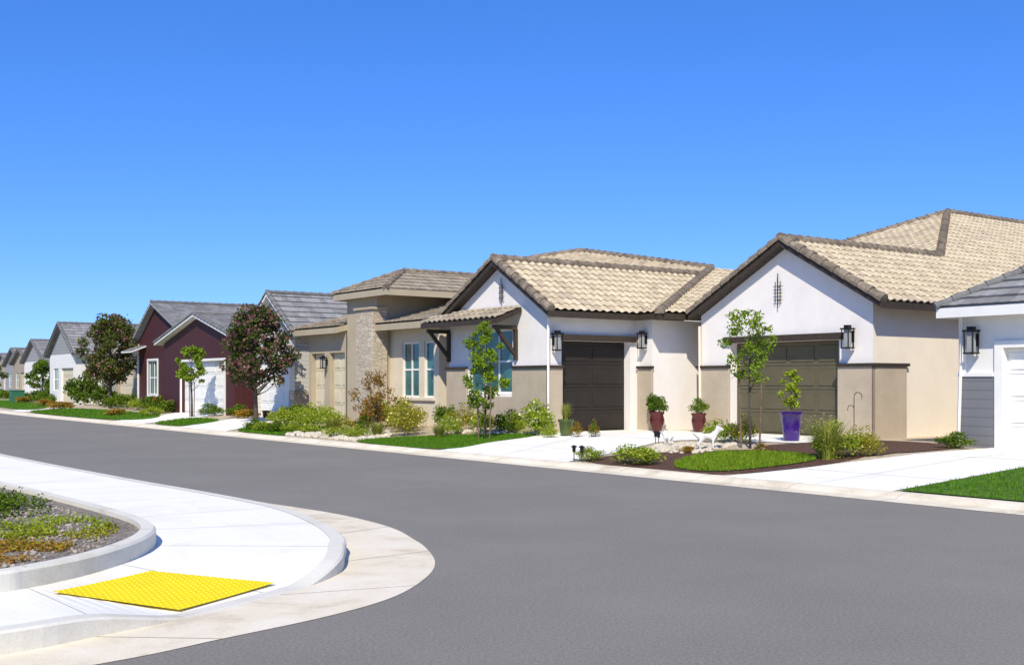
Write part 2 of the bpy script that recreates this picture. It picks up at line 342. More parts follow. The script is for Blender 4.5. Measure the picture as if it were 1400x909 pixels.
def gable_house(root,sR,sL,nF,nB,zb,tR,tL,sP,zE,zP,wallm,fops=(),sops=(),rake=.3,tile='tilegray',cap='capgray',fascia='white',amp=0,step=.04,gm=None,seg=1,th=.17,rc=True,course=.36):
    pr=(zP-zE)/(sP-tR); pl=(zP-zE)/(tL-sP); zr=zE+(sR-tR)*pr-.15; zl=zE+(tL-sL)*pl-.15; zw=min(zr,zl)
    w=MB()
    w.sheet((sR,nF),(sL,nF),zb,zw,[(o[0]-sR,o[1]-sR,o[2],o[3]) for o in fops],(0,1),.22)
    w.poly([(sR,nF,zw),(sL,nF,zw),(sL,nF,zl),(sP,nF,zP-.1),(sR,nF,zr)],0 if gm is None else 1)
    w.sheet((sR,nF),(sR,nB),zb,zr,[(o[0]-nF,o[1]-nF,o[2],o[3]) for o in sops],(1,0),.22)
    w.sheet((sL,nF),(sL,nB),zb,zl)
    w.poly([(sR,nB,zb),(sL,nB,zb),(sL,nB,zl),(sP,nB,zP-.15),(sR,nB,zr)])
    wo=w.obj('wall',root,[wallm]+([gm] if gm else []),recalc=False)
    n0=nF-rake;n1=nB+.2
    R=[(tR,n0,zE),(tR,n1,zE),(sP,n1,zP),(sP,n0,zP)]; L=[(tL,n0,zE),(tL,n1,zE),(sP,n1,zP),(sP,n0,zP)]
    cl=[((sP,n0,zP),(sP,n1,zP))]
    if rc: cl+=[((tR,n0+.05,zE),(sP,n0+.05,zP)),((tL,n0+.05,zE),(sP,n0+.05,zP))]
    ro=roof(root,[R,L],cl,tile,cap,fascia,amp=amp,step=step,seg=seg,th=th,r=.09,course=course)
    return wo,ro
# ---------------------------------------------------------------- setting sheets
def struct(o,label=None):
    o['kind']='structure'
    if label: o['label']=label
    return o
def catmull(P,k=6,closed=False):
    P=[tuple(p) for p in P]; n=len(P); out=[]
    rngi=range(n) if closed else range(n-1)
    for i in rngi:
        if closed: a,b,c,d=P[(i-1)%n],P[i],P[(i+1)%n],P[(i+2)%n]
        else: a,b,c,d=P[max(i-1,0)],P[i],P[i+1],P[min(i+2,n-1)]
        for j in range(k):
            t=j/k
            out.append(tuple(.5*((2*b[q])+(-a[q]+c[q])*t+(2*a[q]-5*b[q]+4*c[q]-d[q])*t*t+(-a[q]+3*b[q]-3*c[q]+d[q])*t**3) for q in range(len(b))))
    if not closed: out.append(P[-1])
    return out
g=MB(); g.poly([(-600,-600,-.06),(1500,-600,-.06),(1500,1200,-.06),(-600,1200,-.06)]); struct(g.obj('ground',None,['land']),'dry open ground beyond the street')
SS=[-40,-10]+list(range(0,56,5))+list(range(60,200,5))
g=MB()
for a,b in zip(SS,SS[1:]): g.poly([(a,-60,0),(b,-60,0),(b,13.3+bend(b),0),(a,13.3+bend(a),0)])
struct(g.obj('road',None,['asphalt']),'grey asphalt residential street')
g=MB(); prof=[(13.05,.004),(13.4,.01),(13.5,.045),(13.6,.07),(13.78,.075),(13.78,.0)]
for a,b in zip(SS,SS[1:]):
    for (n0,z0),(n1,z1) in zip(prof,prof[1:]): g.poly([(a,n0+bend(a),z0),(b,n0+bend(b),z0),(b,n1+bend(b),z1),(a,n1+bend(a),z1)])
struct(g.obj('kerb',None,['gutter'],recalc=False),'low rolled concrete kerb along the house fronts')
JT=MB()
for i in range(-4,28):
    s=i*1.9; 
    for (n0,z0),(n1,z1) in zip(prof[:4],prof[1:5]): JT.poly([(s,n0,z0+.002),(s+.012,n0,z0+.002),(s+.012,n1,z1+.002),(s,n1,z1+.002)])
g=MB()
for a,b in zip(SS,SS[1:]):
    cols=[13.77,18,26,90]
    for p,q in zip(cols,cols[1:]):
        P=[(a,p+bend(a)),(b,p+bend(b)),(b,q+bend(b)),(a,q+bend(a))]; g.poly([(x,y,zt(x,y)) for x,y in P])
struct(g.obj('garden_ground',None,['gravel'],recalc=False),'tan gravel garden beds in front of houses')
def tsheet(name,poly,off,m,label,smooth=False):
    if smooth: poly=catmull(poly,6,True)
    bm=bmesh.new(); bm.faces.new([bm.verts.new((p[0],p[1],0)) for p in poly])
    bmesh.ops.triangulate(bm,faces=bm.faces[:])
    cuts=[((0,18,0),(0,1,0))]+[((float(x),0,0),(1,0,0)) for x in range(55,100,5)]
    for co,no in cuts: bmesh.ops.bisect_plane(bm,geom=bm.verts[:]+bm.edges[:]+bm.faces[:],plane_co=co,plane_no=no)
    bm.verts.index_update(); g=MB(); g.add([(v.co.x,v.co.y,zt(v.co.x,v.co.y)+off) for v in bm.verts],[[v.index for v in f.verts] for f in bm.faces]); bm.free()
    return struct(g.obj(name,None,[m],recalc=False),label),poly
drive=lambda P,l: tsheet('driveway',P,.012,'conc',l)
drive([(9.8,13.7),(13.0,13.7),(12.7,15),(12.35,17.8),(12.6,20.95),(5,20.95),(5,18),(9.8,17.8)],'pale concrete driveway to white garage')
drive([(17.1,13.7),(21.7,13.7),(23.1,17.6),(23.25,18.4),(23.25,21.0),(21.6,21.95),(16.1,21.95),(16.1,19.2),(18.2,18.8),(18.5,17.4),(17.7,15.6)],'pale concrete driveway shared by two garages')
drive([(34.2,13.7),(38.4,13.7),(42,17.95),(38.4,17.95)],'pale concrete driveway to white garage')
drive([(42.3,13.7),(45.8,13.7),(49,17.6),(44.2,17.6)],'pale concrete driveway to red house')
drive([(62,14.0),(66,14.2),(71,18.5),(67,18.5)],'pale concrete driveway')
def dj(a,b,w=.014):
    (s0,n0),(s1,n1)=a,b; L=math.hypot(s1-s0,n1-n0); px,py=-(n1-n0)/L*w/2,(s1-s0)/L*w/2; z0,z1=zt(s0,n0)+.015,zt(s1,n1)+.015
    JT.poly([(s0-px,n0-py,z0),(s1-px,n1-py,z1),(s1+px,n1+py,z1),(s0+px,n0+py,z0)])
dj((9.8,15.2),(12.65,15.2));dj((9.8,17.99),(12.33,17.99));dj((11.2,13.8),(11.2,17.99));dj((11.2,18.01),(11.2,20.9));dj((17.7,15.4),(22.1,15.4));dj((18.6,17.99),(23.1,17.99));dj((19.4,13.8),(21.6,17.99));dj((21.6,18.01),(21.6,21.9));dj((16.2,20.6),(23.2,20.6));dj((18.9,19.0),(18.9,21.9))
LW=[]
def lawn(P,l,h=.05,dens=500,smooth=True):
    o,q=tsheet('lawn',P,.02,'lawn',l,smooth); LW.append((q,h,dens))
lawn([(22.0,13.95),(25.9,13.95),(26.2,14.9),(24.8,16.6),(22.9,17.4),(22.3,15.6)],'mown green lawn beside driveway')
lawn([(9.75,13.85),(9.75,18.1),(4.2,18.1),(-6,18),(-6,13.85)],'mown green lawn beside kerb',smooth=False)
lawn([(30,14.0),(33.9,14.0),(35.2,15.4),(33,16.2),(30.5,15.6)],'green lawn under flowering tree',.06,200)
lawn([(39,14.1),(42,14.1),(43.5,16),(40.5,16)],'green lawn between driveways',.06,150)
lawn([(46.5,14.1),(61.5,14.2),(62,16.6),(48.5,16.4)],'green lawn before red house',.06,80)
lawn([(66.8,14.8),(90,17.3),(92,20),(69,17)],'distant green lawn',.06,40)
lawn([(95,18.3),(140,32),(140,38),(95,23)],'distant green lawn',.06,10)
tsheet('mulch_bed',[(13.2,13.95),(16.6,13.95),(17.3,14.8),(16.6,16.2),(15.2,17.4),(12.9,17.3)],.008,'mulchred','red brown bark mulch bed',True)
tsheet('mulch_bed',[(12.9,17.3),(15.4,17.5),(16.0,19.0),(15.7,21.5),(13.2,20.8)],.016,'mulchred','dark red bark mulch bed between houses',True)
_,GC=tsheet('ground_cover_bed',[(14.4,14.1),(13.4,14.3),(13.2,16.2),(14.1,16.9),(15.6,16.5),(15.3,15.0)],.024,'lawn','low green ground cover bed',True)
# near corner paths
K=[(150,5.3+bend(150),.15),(90,5.3+bend(90),.15),(40,5.2,.15),(25,5.2,.15),(18,5.4,.15),(14.5,5.6,.15),(12.35,5.64,.15),(10.69,5.36,.15),(9.6,5.02,.15),(9.13,4.78,.15),(8.5,4.4,.12),(8.06,3.88,.02),(7.75,3.3,.018),(7.48,2.72,.02),(7.27,2.07,.13),(7.1,1.45,.15),(7,-.1,.15),(6.95,-3.6,.15),(6.95,-30,.15)]
G=[(150,5.7+bend(150)),(90,5.7+bend(90)),(40,5.6),(25,5.65),(18,5.95),(14.5,6.2),(12.5,6.4),(11,6.3),(9.9,5.98),(9.3,5.75),(8.6,5.4),(8.0,4.95),(7.4,4.3),(7.05,3.6),(6.8,2.7),(6.6,1.88),(6.45,0),(6.35,-3.6),(6.35,-30)]
P_=[(150,3.3+bend(150)),(90,3.3+bend(90)),(40,3.3),(25,3.3),(18,3.3),(14.5,3.5),(12.3,3.6),(11.2,3.6),(10.6,3.53),(10.13,3.41),(9.7,3.2),(9.35,2.96),(9.0,2.65),(8.71,2.31),(8.5,1.95),(8.4,1.65),(8.23,.42),(8.2,-3.6),(8.2,-30)]
K=catmull(K);G=catmull(G);P_=catmull(P_)
K=[(a,b,max(.018,min(.15,c))) for a,b,c in K]
g=MB();kb=MB();sw=MB();pk=MB();soil=[]
def ins(a,b,d):
    L=math.hypot(b[0]-a[0],b[1]-a[1]); return (a[0]+(b[0]-a[0])*d/L,a[1]+(b[1]-a[1])*d/L)
acc=0
def cross(a,b,dirv,w=.012):
    d=(dirv[0]*w/2,dirv[1]*w/2); JT.poly([(a[0]-d[0],a[1]-d[1],a[2]+.002),(a[0]+d[0],a[1]+d[1],a[2]+.002),(b[0]+d[0],b[1]+d[1],b[2]+.002),(b[0]-d[0],b[1]-d[1],b[2]+.002)])
for i in range(len(K)-1):
    k0,k1=K[i],K[i+1];g0,g1=G[i],G[i+1];p0,p1=P_[i],P_[i+1]
    g.poly([(g0[0],g0[1],.004),(g1[0],g1[1],.004),(k1[0],k1[1],.014),(k0[0],k0[1],.014)])
    i0,i1=ins(k0,p0,.02),ins(k1,p1,.02); j0,j1=ins(k0,p0,.15),ins(k1,p1,.15)
    kb.poly([(k0[0],k0[1],.0),(k1[0],k1[1],.0),(k1[0],k1[1],k1[2]-.012),(k0[0],k0[1],k0[2]-.012)])
    kb.poly([(k0[0],k0[1],k0[2]-.012),(k1[0],k1[1],k1[2]-.012),(*i1,k1[2]+.003),(*i0,k0[2]+.003)])
    kb.poly([(*i0,k0[2]+.003),(*i1,k1[2]+.003),(*j1,k1[2]+.003),(*j0,k0[2]+.003)])
    sw.poly([(*j0,k0[2]),(*j1,k1[2]),(p1[0],p1[1],.15),(p0[0],p0[1],.15)])
    q0,q1=ins(p0,k0,-.14),ins(p1,k1,-.14); r0,r1=ins(p0,k0,-.025),ins(p1,k1,-.025)
    pk.poly([(*p0,.1),(*p1,.1),(*p1,.275),(*p0,.275)]); pk.poly([(*p0,.275),(*p1,.275),(*r1,.295),(*r0,.295)])
    pk.poly([(*r0,.295),(*r1,.295),(*q1,.295),(*q0,.295)]); pk.poly([(*q0,.295),(*q1,.295),(*q1,.2),(*q0,.2)])
    soil.append(q0)
    L=math.hypot(k1[0]-k0[0],k1[1]-k0[1]); dv=((k1[0]-k0[0])/L,(k1[1]-k0[1])/L); acc+=L
    if acc>1.6 and k0[0]<45 and k0[1]>-8:
        acc=0
        cross((*g0,.004),(k0[0],k0[1],.014),dv); cross((*j0,k0[2]),(p0[0],p0[1],.15),dv,.008)
        cross((*r0,.295),(*q0,.295),dv,.01)
soil.append(q1)
struct(g.obj('gutter',None,['gutter'],recalc=False),'stained concrete gutter around the street corner')
struct(kb.obj('kerb',None,['kerb'],recalc=False),'rounded concrete corner kerb dropping to a ramp')
struct(sw.obj('sidewalk',None,['conc'],recalc=False),'pale concrete sidewalk curving round the corner')
struct(pk.obj('planter_kerb',None,['kerb'],recalc=False),'raised concrete kerb around planting bed')
struct(JT.obj('pavement_joints',None,['joint'],recalc=False),'thin scored joints in the concrete paving')
bm=bmesh.new(); bm.faces.new([bm.verts.new((a,b,.25)) for a,b in soil]+[bm.verts.new((150,-30,.25))]); bmesh.ops.triangulate(bm,faces=bm.faces[:]); bm.verts.index_update()
g=MB(); g.add([tuple(v.co) for v in bm.verts],[[v.index for v in f.verts] for f in bm.faces]); bm.free()
struct(g.obj('planter_soil',None,['mulchgray'],recalc=False),'grey weathered bark mulch in corner planter')
def zs(s,n):
    best=(9,0)
    for i in range(len(K)):
        k=K[i];p=P_[i]
        if abs(k[0]-s)>3 or abs(k[1]-n)>3: continue
        j=ins(k,p,.15); dx,dy=p[0]-j[0],p[1]-j[1]; L2=dx*dx+dy*dy
        t=max(0,min(1,((s-j[0])*dx+(n-j[1])*dy)/L2)); d=math.hypot(s-j[0]-dx*t,n-j[1]-dy*t)
        if d<best[0]: best=(d,k[2]+(.15-k[2])*t)
    return best[1]
A,B,C,D=[Vector((*v,0)) for v in ((8.22,3.70),(7.66,2.74),(8.22,2.04),(8.83,2.93))]
g=MB(); NG=10; gv=[];gf=[]
Pp=lambda u,v:A.lerp(B,u).lerp(D.lerp(C,u),v)
ZP=np.array([[zs(*Pp(i/NG,j/NG)[:2]) for j in range(NG+1)] for i in range(NG+1)])
uu,vv=np.meshgrid(np.linspace(0,1,NG+1),np.linspace(0,1,NG+1),indexing='ij')
AA=np.stack([np.ones(uu.size),uu.ravel(),vv.ravel(),(uu*uu).ravel(),(vv*vv).ravel(),(uu*vv).ravel()],1); cf=np.linalg.lstsq(AA,ZP.ravel(),rcond=None)[0]
off_=float(np.max(ZP.ravel()-AA@cf))+.006
zpad=lambda u,v:float(np.dot(cf,[1,u,v,u*u,v*v,u*v]))+off_
for i in range(NG+1):
    for j in range(NG+1):
        p=Pp(i/NG,j/NG); gv.append((p.x,p.y,zpad(i/NG,j/NG)))
for i in range(NG):
    for j in range(NG): a=i*(NG+1)+j; gf.append([a,a+1,a+NG+2,a+NG+1])
g.add(gv,gf)
na,nb=20,17
for i in range(na):
    for j in range(nb):
        p=Pp((i+.5)/na,(j+.5)/nb); g.lathe([(.015,-.002),(.010,.005),(.0005,.005)],6,0,(p.x,p.y,zpad((i+.5)/na,(j+.5)/nb)))
o=g.obj('tactile_paving',None,['yellow'],recalc=False); struct(o,'yellow studded tactile paving panel on kerb ramp')
# ================================================================ HOUSES
Z0=.28
h=thing('stucco_house','white stucco house with olive garage door and sandy tile roof','house',18.9,22,0)
fo=[(17.15,20.6,Z0-.05,2.62)]
pr=(5.12-3.44)/(18.7-15.75)
w=MB(); sR,sL,nF=16.2,21.65,22
zr=3.44+(sR-15.75)*pr-.15; zl=3.44+(21.85-sL)*(1.68/3.15)-.15; zw=min(zr,zl)
w.sheet((sR,nF),(sL,nF),.2,zw,[(o[0]-sR,o[1]-sR,o[2],o[3]) for o in fo],(0,1),.3)
w.poly([(sR,nF,zw),(sL,nF,zw),(sL,nF,zl),(18.7,nF,4.97),(sR,nF,zr)])
w.sheet((sL,22),(sL,30),.2,zl); w.poly([(25.6,28.3,.2),(16.2,28.3,.2),(16.2,28.3,3.3),(18.7,28.3,4.9),(25.6,28.3,4.9)]); w.sheet((25.6,28.3),(25.6,45),.2,4.9); w.sheet((16.2,45),(25.6,45),.2,5)
w.sheet((sR,nF),(sR,45),.2,zr,(),(1,0),.2,1)
w.obj('wall',h,['stucco','stucco2'],recalc=False)
zA=3.44+(22.7-15.75)*pr
R1=[(15.75,21.7,3.44),(15.75,28.4,3.44),(18.7,28.4,5.12),(18.7,21.7,5.12)]
R2=[(15.75,28.4,3.44),(15.75,45,3.44),(22.7,45,zA),(22.7,34.9,zA),(18.7,28.4,5.12)]
L1=[(21.85,21.7,3.44),(21.85,30,3.44),(18.7,30,5.12),(18.7,21.7,5.12)]
Fm=[(18.7,28.4,5.12),(26.7,28.4,5.12),(22.7,34.9,zA)]
Lm=[(26.7,28.4,5.12),(26.7,45,5.12),(22.7,45,zA),(22.7,34.9,zA)]
roof(h,[R1,R2,L1,Fm,Lm],[((18.7,21.7,5.12),(18.7,28.4,5.12)),((15.75,21.76,3.44),(18.7,21.76,5.12)),((21.85,21.76,3.44),(18.7,21.76,5.12)),((18.7,28.4,5.12),(22.7,34.9,zA)),((26.7,28.4,5.12),(22.7,34.9,zA)),((22.7,34.9,zA),(22.7,45,zA))],r=.12)
S=street(22); Q=side(16.2)
pieces('wainscot',h,'taupe',S,[(16.14,17.15,0,.06,.2,1.98),(20.6,21.7,0,.06,.2,1.98)],.01); pieces('wainscot',h,'taupe',Q,[(21.94,23.2,0,.06,.2,1.98)],.01)
pieces('trim',h,'brown',S,[(16.08,17.17,-.001,.11,1.98,2.05),(20.58,21.76,-.001,.11,1.98,2.05),(16.98,20.78,-.002,.1,2.62,2.78)]); pieces('trim',h,'brown',Q,[(21.9,23.26,-.001,.11,1.981,2.051)])
garage_door(h,S,17.15,20.6,Z0-.03,2.6,'doorolive',4,4,-.26)
lantern(h,S,16.78,2.42,1.15)
def grille(h,S,a0,z0,sc):
    k=MB()
    for a in (a0-.08*sc,a0+.08*sc): k.tube([S(a,.06,z0+.12*sc),S(a,.06,z0+.66*sc)],[.01]*2,6)
    for z in (.2,.37,.54): k.tube([S(a0-.14*sc,.06,z0+z*sc),S(a0+.14*sc,.06,z0+z*sc)],[.009]*2,6)
    k.tube([S(a0,.06,z0),S(a0,.06,z0+.86*sc)],[.012]*2,6)
    for z in(.2,.54): k.tube([S(a0,0,z0+z*sc),S(a0,.06,z0+z*sc)],[.012]*2,5)
    k.obj('iron_ornament',h,['iron'],label='black wrought iron grille ornament on gable')
grille(h,S,18.96,3.45,1.0)
k=MB(); k.tube([(21.62,21.9,3.1),(21.62,21.93,.3)],[.035]*2,6); k.obj('downspout',h,['stucco2'])
# ---- house B
h=thing('stucco_house','white stucco house with side garage and awning window','house',25.5,18,0)
S=street(18);Q=side(23.2);Q2=side(22.6);S2=street(21.1)
tR,tL,sP,zE,zP=22.8,28.1,25.3,3.44,4.95
pr=(zP-zE)/(sP-tR);pl=(zP-zE)/(tL-sP);sR,sL,nF=23.2,27.9,18
zr=zE+(sR-tR)*pr-.15;zl=zE+(tL-sL)*pl-.15;zw=min(zr,zl)
w=MB(); w.sheet((sR,nF),(sL,nF),.2,zw,[(24.75-sR,26.85-sR,1.3,3.05)],(0,1),.15)
w.poly([(sR,nF,zw),(sL,nF,zw),(sL,nF,zl),(sP,nF,zP-.15),(sR,nF,zr)])
w.sheet((sR,nF),(sR,21.1),.2,zr,[(.45,2.85,Z0-.05,2.7)],(1,0),.3)
w.sheet((22.6,21.1),(23.2,21.1),.2,3.3); w.sheet((22.6,21.1),(22.6,27),.2,3.3); w.sheet((sL,18),(sL,30),.2,zl); w.sheet((22.6,30),(33,30),.2,4.4)
w.obj('wall',h,['stucco'],recalc=False)
n0=17.72
R1=[(tR,n0,zE),(tR,20.75,zE),(sP,25.8,zP),(sP,n0,zP)]
L1=[(tL,n0,zE),(tL,27,zE),(sP,27,zP),(sP,n0,zP)]
A0=(21.95,20.75,3.44);E0=(26.1,27,5.3)
Fs=[A0,(tR,20.75,3.44),(sP,25.8,4.95),E0]
Rs=[(21.95,20.75,3.44),(21.95,31,3.44),(26.1,31,5.3),E0]
pz=lambda s,n:(s,n,5.3+.18*(s-26.1)+.24*(n-27))
Qa=pz(32.7,26.9);Qb=pz(33.3,25)
T1=[pz(25.5,23.9),pz(28.5,21.65),Qb,Qa,E0]
roof(h,[R1,L1,Fs,Rs,T1],[((sP,n0,zP),(sP,25.8,zP)),((tR,n0+.06,zE),(sP,n0+.06,zP)),((tL,n0+.06,zE),(sP,n0+.06,zP)),(A0,E0),(E0,Qa),(Qa,Qb)],r=.12)
aw=[(24.3,17.15,3.3),(28.1,17.15,3.3),(28.1,17.97,3.62),(24.3,17.97,3.62)]
t=MB(); t.tiles(aw); ao=t.obj('awning',h,['tile2'],recalc=False,label='small brown tiled awning above window')
k=MB(); k.slab(aw,.15); k.obj('awning_fascia',h,['brown'],parent=ao)
for a in (27.85,24.55):
    k=MB(); k.box(a-.05,a+.05,.02,.78,3.02,3.13,0,S)
    k.box(a-.05,a+.05,.0,.09,2.2,3.02,0,S)
    k.add([S(a-.04,.09,2.3),S(a+.04,.09,2.3),S(a-.04,.72,3.02),S(a+.04,.72,3.02),S(a-.04,.09,2.45),S(a+.04,.09,2.45),S(a-.04,.6,3.02),S(a+.04,.6,3.02)],[[0,1,3,2],[4,5,7,6],[0,2,6,4],[1,3,7,5],[0,1,5,4]])
    k.obj('awning_bracket',h,['brown'],parent=ao)
pieces('wainscot',h,'taupe',S,[(23.14,24.7,0,.06,.2,1.98),(26.9,27.95,0,.06,.2,1.98),(24.7,26.9,0,.055,.2,1.22)],.01); pieces('wainscot',h,'taupe',Q,[(17.94,18.45,0,.06,.2,1.98)],.01); pieces('wainscot',h,'taupe',S2,[(22.55,23.14,0,.06,.2,1.98)],.01)
pieces('trim',h,'brown',S,[(23.08,24.68,-.001,.11,1.98,2.05),(26.92,28.0,-.001,.11,1.98,2.05)]); pieces('trim',h,'brown',Q,[(17.9,18.47,-.001,.11,1.981,2.051),(18.35,21.0,-.002,.1,2.7,2.86)]); pieces('trim',h,'brown',S2,[(22.52,23.13,-.001,.11,1.98,2.05)])
garage_door(h,Q,18.45,20.85,Z0-.03,2.68,'doordark',4,2,-.26)
lantern(h,Q,18.2,2.45,1.1); lantern(h,S2,22.85,2.55,1)
window(h,S,24.75,26.85,1.3,3.05,3,2)
grille(h,S,25.2,3.72,.85)
k=MB(); k.tube([(23.08,17.92,3.25),(23.08,17.92,.3)],[.035]*2,6); k.obj('downspout',h,['stucco'])
# ---- house A (stone tower)
h=thing('stone_house','beige house with stone entry tower and tan tiled hip roofs','house',32,18,0)
S=street(18.1);S3=street(17.6)
w=MB(); w.sheet((28.6,18.1),(31.5,18.1),.2,3.5,[(1.15,2.15,1.15,2.85),(.3,.85,1.15,2.85)],(0,1),.15)
w.sheet((28.6,18.1),(28.6,24),.2,3.5); w.obj('wall',h,['beigelight'],recalc=False)
w=MB(); w.box(31.5,33.5,17.62,23,.2,4.42); w.obj('tower_wall',h,['beige'])
w=MB(); w.sheet((33.52,17.6),(36.3,17.6),.2,3.42,[(.1,1.2,.2,2.6),(1.58,2.58,.2,2.6)],(0,1),.2); w.sheet((36.3,17.6),(36.3,26),.2,3.42); w.obj('garage_wall',h,['beige'],recalc=False)
k=MB(); k.box(31.42,32.5,17.4,17.96,.15,3.9); k.obj('stone_pillar',h,['stone'],bevel=.02)
k=MB(); k.box(31.36,32.56,17.34,17.97,3.9,3.98); k.obj('pillar_cap',h,['beige'],bevel=.008)
pieces('window_sill',h,'beigelight',S,[(28.8,31.0,0,.07,1.05,1.13)])
garage_door(h,S3,33.62,34.72,.25,2.58,'cream',4,2,-.18); garage_door(h,S3,35.1,36.1,.25,2.58,'cream',4,2,-.18)
lantern(h,S3,34.91,2.1,.9)
window(h,S,29.75,30.75,1.15,2.85,2,2); window(h,S,28.9,29.45,1.15,2.85,1,2)
c0=(33.9,17.3,4.49);c1=(30.4,17.3,4.49);ap=(32.1,18.95,5.22)
Fr=[c1,c0,ap];Rr=[c1,(30.4,24,4.49),(32.1,24,5.22),ap];Lr=[c0,(33.9,24,4.49),(32.1,24,5.22),ap]
lo=[(28.4,17.5,3.42),(31.48,17.5,3.42),(31.48,21.3,4.5),(28.4,21.3,4.5)]
ga=[(33.5,17.2,3.42),(36.7,17.2,3.42),(35.5,20,4.1),(33.5,20,4.1)]; gl=[(36.7,17.2,3.42),(36.7,26,3.42),(35.5,26,4.1),(35.5,20,4.1)]
roof(h,[Fr,Rr,Lr,lo,ga,gl],[(c1,ap),(c0,ap),(ap,(32.1,24,5.22)),((36.7,17.2,3.42),(35.5,20,4.1))],'tile2','cap','beige',amp=.012,step=.045,seg=3,th=.2,r=.09)
# ---- W house
h=thing('white_house','white house with steep gray gable roof and white garage door','house',40,18,0)
gable_house(h,38.3,42.0,18,27,.2,37.9,42.4,40.15,3.4,4.98,'whitesiding',[(38.75,41.6,.25,2.45)],(),.3,gm='graysiding',th=.12)
garage_door(h,street(18),38.75,41.6,.25,2.45,'white',4,4,-.15)
pieces('stone_wainscot',h,'stone',street(18),[(38.24,38.7,0,.05,.2,1.3)],0); pieces('stone_wainscot',h,'stone',side(38.3),[(18,22,0,.05,.2,1.3)],0)
lantern(h,street(18),38.5,2.2,.8)
# ---- red house
h=thing('red_house','dark red sided house with white trim and gray gable roofs','house',50,18,0)
gable_house(h,43.0,51.2,17.6,24,.2,42.5,51.7,46.8,3.4,4.5,'redsiding',[(44.0,48.9,.25,2.5)],th=.1)
garage_door(h,street(17.6),44.0,48.9,.25,2.5,'white',4,4,-.15)
w=MB(); w.sheet((52.6,19),(59.2,19),.2,3.7,[(3.6,5.0,1.0,2.7)],(0,1),.12); w.poly([(52.6,19,3.7),(59.2,19,3.7),(56.4,19,5.5)]); w.sheet((52.6,19),(52.6,24.5),.2,3.7); w.obj('gable_wall',h,['redsiding'],recalc=False)
window(h,street(19),56.2,57.6,1.0,2.7,2,2)
pieces('trim',h,'white',street(19),[(56.1,56.2,0,.05,.9,2.8),(57.6,57.7,0,.05,.9,2.8),(56.2,57.6,0,.05,2.7,2.8),(56.2,57.6,0,.05,.9,1.0),(59.08,59.25,0,.05,.2,3.6)],0)
pieces('trim',h,'white',street(17.6),[(43.88,44,0,.05,.2,2.6),(48.9,49.02,0,.05,.2,2.6),(44,48.9,0,.05,2.5,2.6)],0)
k=MB(); aw=[(57.9,18.2,3.2),(59.5,18.2,3.2),(59.5,18.98,3.5),(57.9,18.98,3.5)]
k.tiles(aw,amp=0,seg=1); po=k.obj('porch_roof',h,['tilegray'],recalc=False); k=MB(); k.slab(aw,.08); k.obj('porch_fascia',h,['white'],parent=po)
R1=[(50.5,18.7,3.35),(50.5,24.7,3.35),(56.4,24.7,5.6),(56.4,18.7,5.6)];L1=[(59.8,18.7,3.6),(59.8,24.7,3.6),(56.4,24.7,5.6),(56.4,18.7,5.6)]
roof(h,[R1,L1],[((56.4,18.7,5.6),(56.4,24.7,5.6))],'tilegray','capgray','graysiding',amp=0,step=.04,seg=1,r=.09,th=.12)
# ---- distant houses
def far(label,s,n,wm,dm,hw=3.2,zP=5.1,nb=7,gm=None,fa='capgray'):
    h=thing('distant_house',label,'house',s,n,0,'houses further along the street'); b=.3
    gable_house(h,s-hw,s+hw,n,n+nb,.15,s-hw-.35,s+hw+.35,s,3.3,zP,wm,[(s-hw+.5,s-hw+3.3,.3,2.5),(s+.9,s+2.1,1.1,2.5)],gm=gm,fascia=fa,th=.12)
    garage_door(h,street(n),s-hw+.5,s-hw+3.3,.3,2.5,dm,4,3,-.15); window(h,street(n),s+.9,s+2.1,1.1,2.5,2,2)
    return h
far('pale gray house with gray gable roof beside flowering tree',74,19,'grayst','cream',3,5.3,6,'graysiding')
far('tan sided house with gray roof and cream garage',66.5,20.2,'tansiding','cream',3.2,4.6,6)
far('distant pale gray house with gable roof',99,23.2,'grayst','white',3.4,5.1,8,'graysiding')
far('distant tan house with gray gable roof',108,24.2,'tansiding','cream',3,4.6,7)
far('distant white house with gable roof',121,26.4,'graysiding','white',3.6,5.0,8)
far('distant gray house with gable roof',132,27.7,'tansiding','white',3.4,4.7,8)
far('distant beige house with gable roof',147,30.3,'graysiding','white',3.6,4.9,8)
far('distant gray house with gable roof',168,34.5,'grayst','white',3.6,5.0,8)
# ---- house D
h=thing('gray_house','pale gray house with white garage door and gray hip roof','house',9,20.9,0)
S=street(20.9)
w=MB(); w.sheet((2,20.9),(13.25,20.9),.15,3.0,[(5.2,10.35,.2,2.28)],(0,1),.2); w.sheet((13.25,20.9),(13.25,33),.15,3.0); w.obj('wall',h,['grayst'],recalc=False)
k=MB(); k.box(12.55,13.29,0,.04,.15,1.72,0,S); k.obj('siding_panel',h,['slatesiding'])
pieces('trim',h,'white',S,[(12.35,12.53,0,.05,.15,2.42),(7.0,7.2,0,.05,.15,2.42),(7.2,12.35,0,.05,2.28,2.42),(12.54,13.33,0,.07,1.72,1.8),(13.15,13.3,.0,.05,1.8,2.95)],.006)
garage_door(h,S,7.2,12.35,.2,2.28,'white',4,4,-.15)
lantern(h,S,12.95,2.2,1.15)
zE=3.1;a=4.2;zP=zE+.6*a
F=[(13.55,20.45,zE),(1,20.45,zE),(1,20.45+a,zP),(13.55-a,20.45+a,zP)]
Lf=[(13.55,20.45,zE),(13.55,33,zE),(13.55-a,33,zP),(13.55-a,20.45+a,zP)]
roof(h,[F,Lf],[((13.55,20.45,zE),(13.55-a,20.45+a,zP)),((13.55-a,20.45+a,zP),(1,20.45+a,zP))],'tilegray','capgray','white',amp=.008,step=.05,seg=3,r=.09,th=.2)
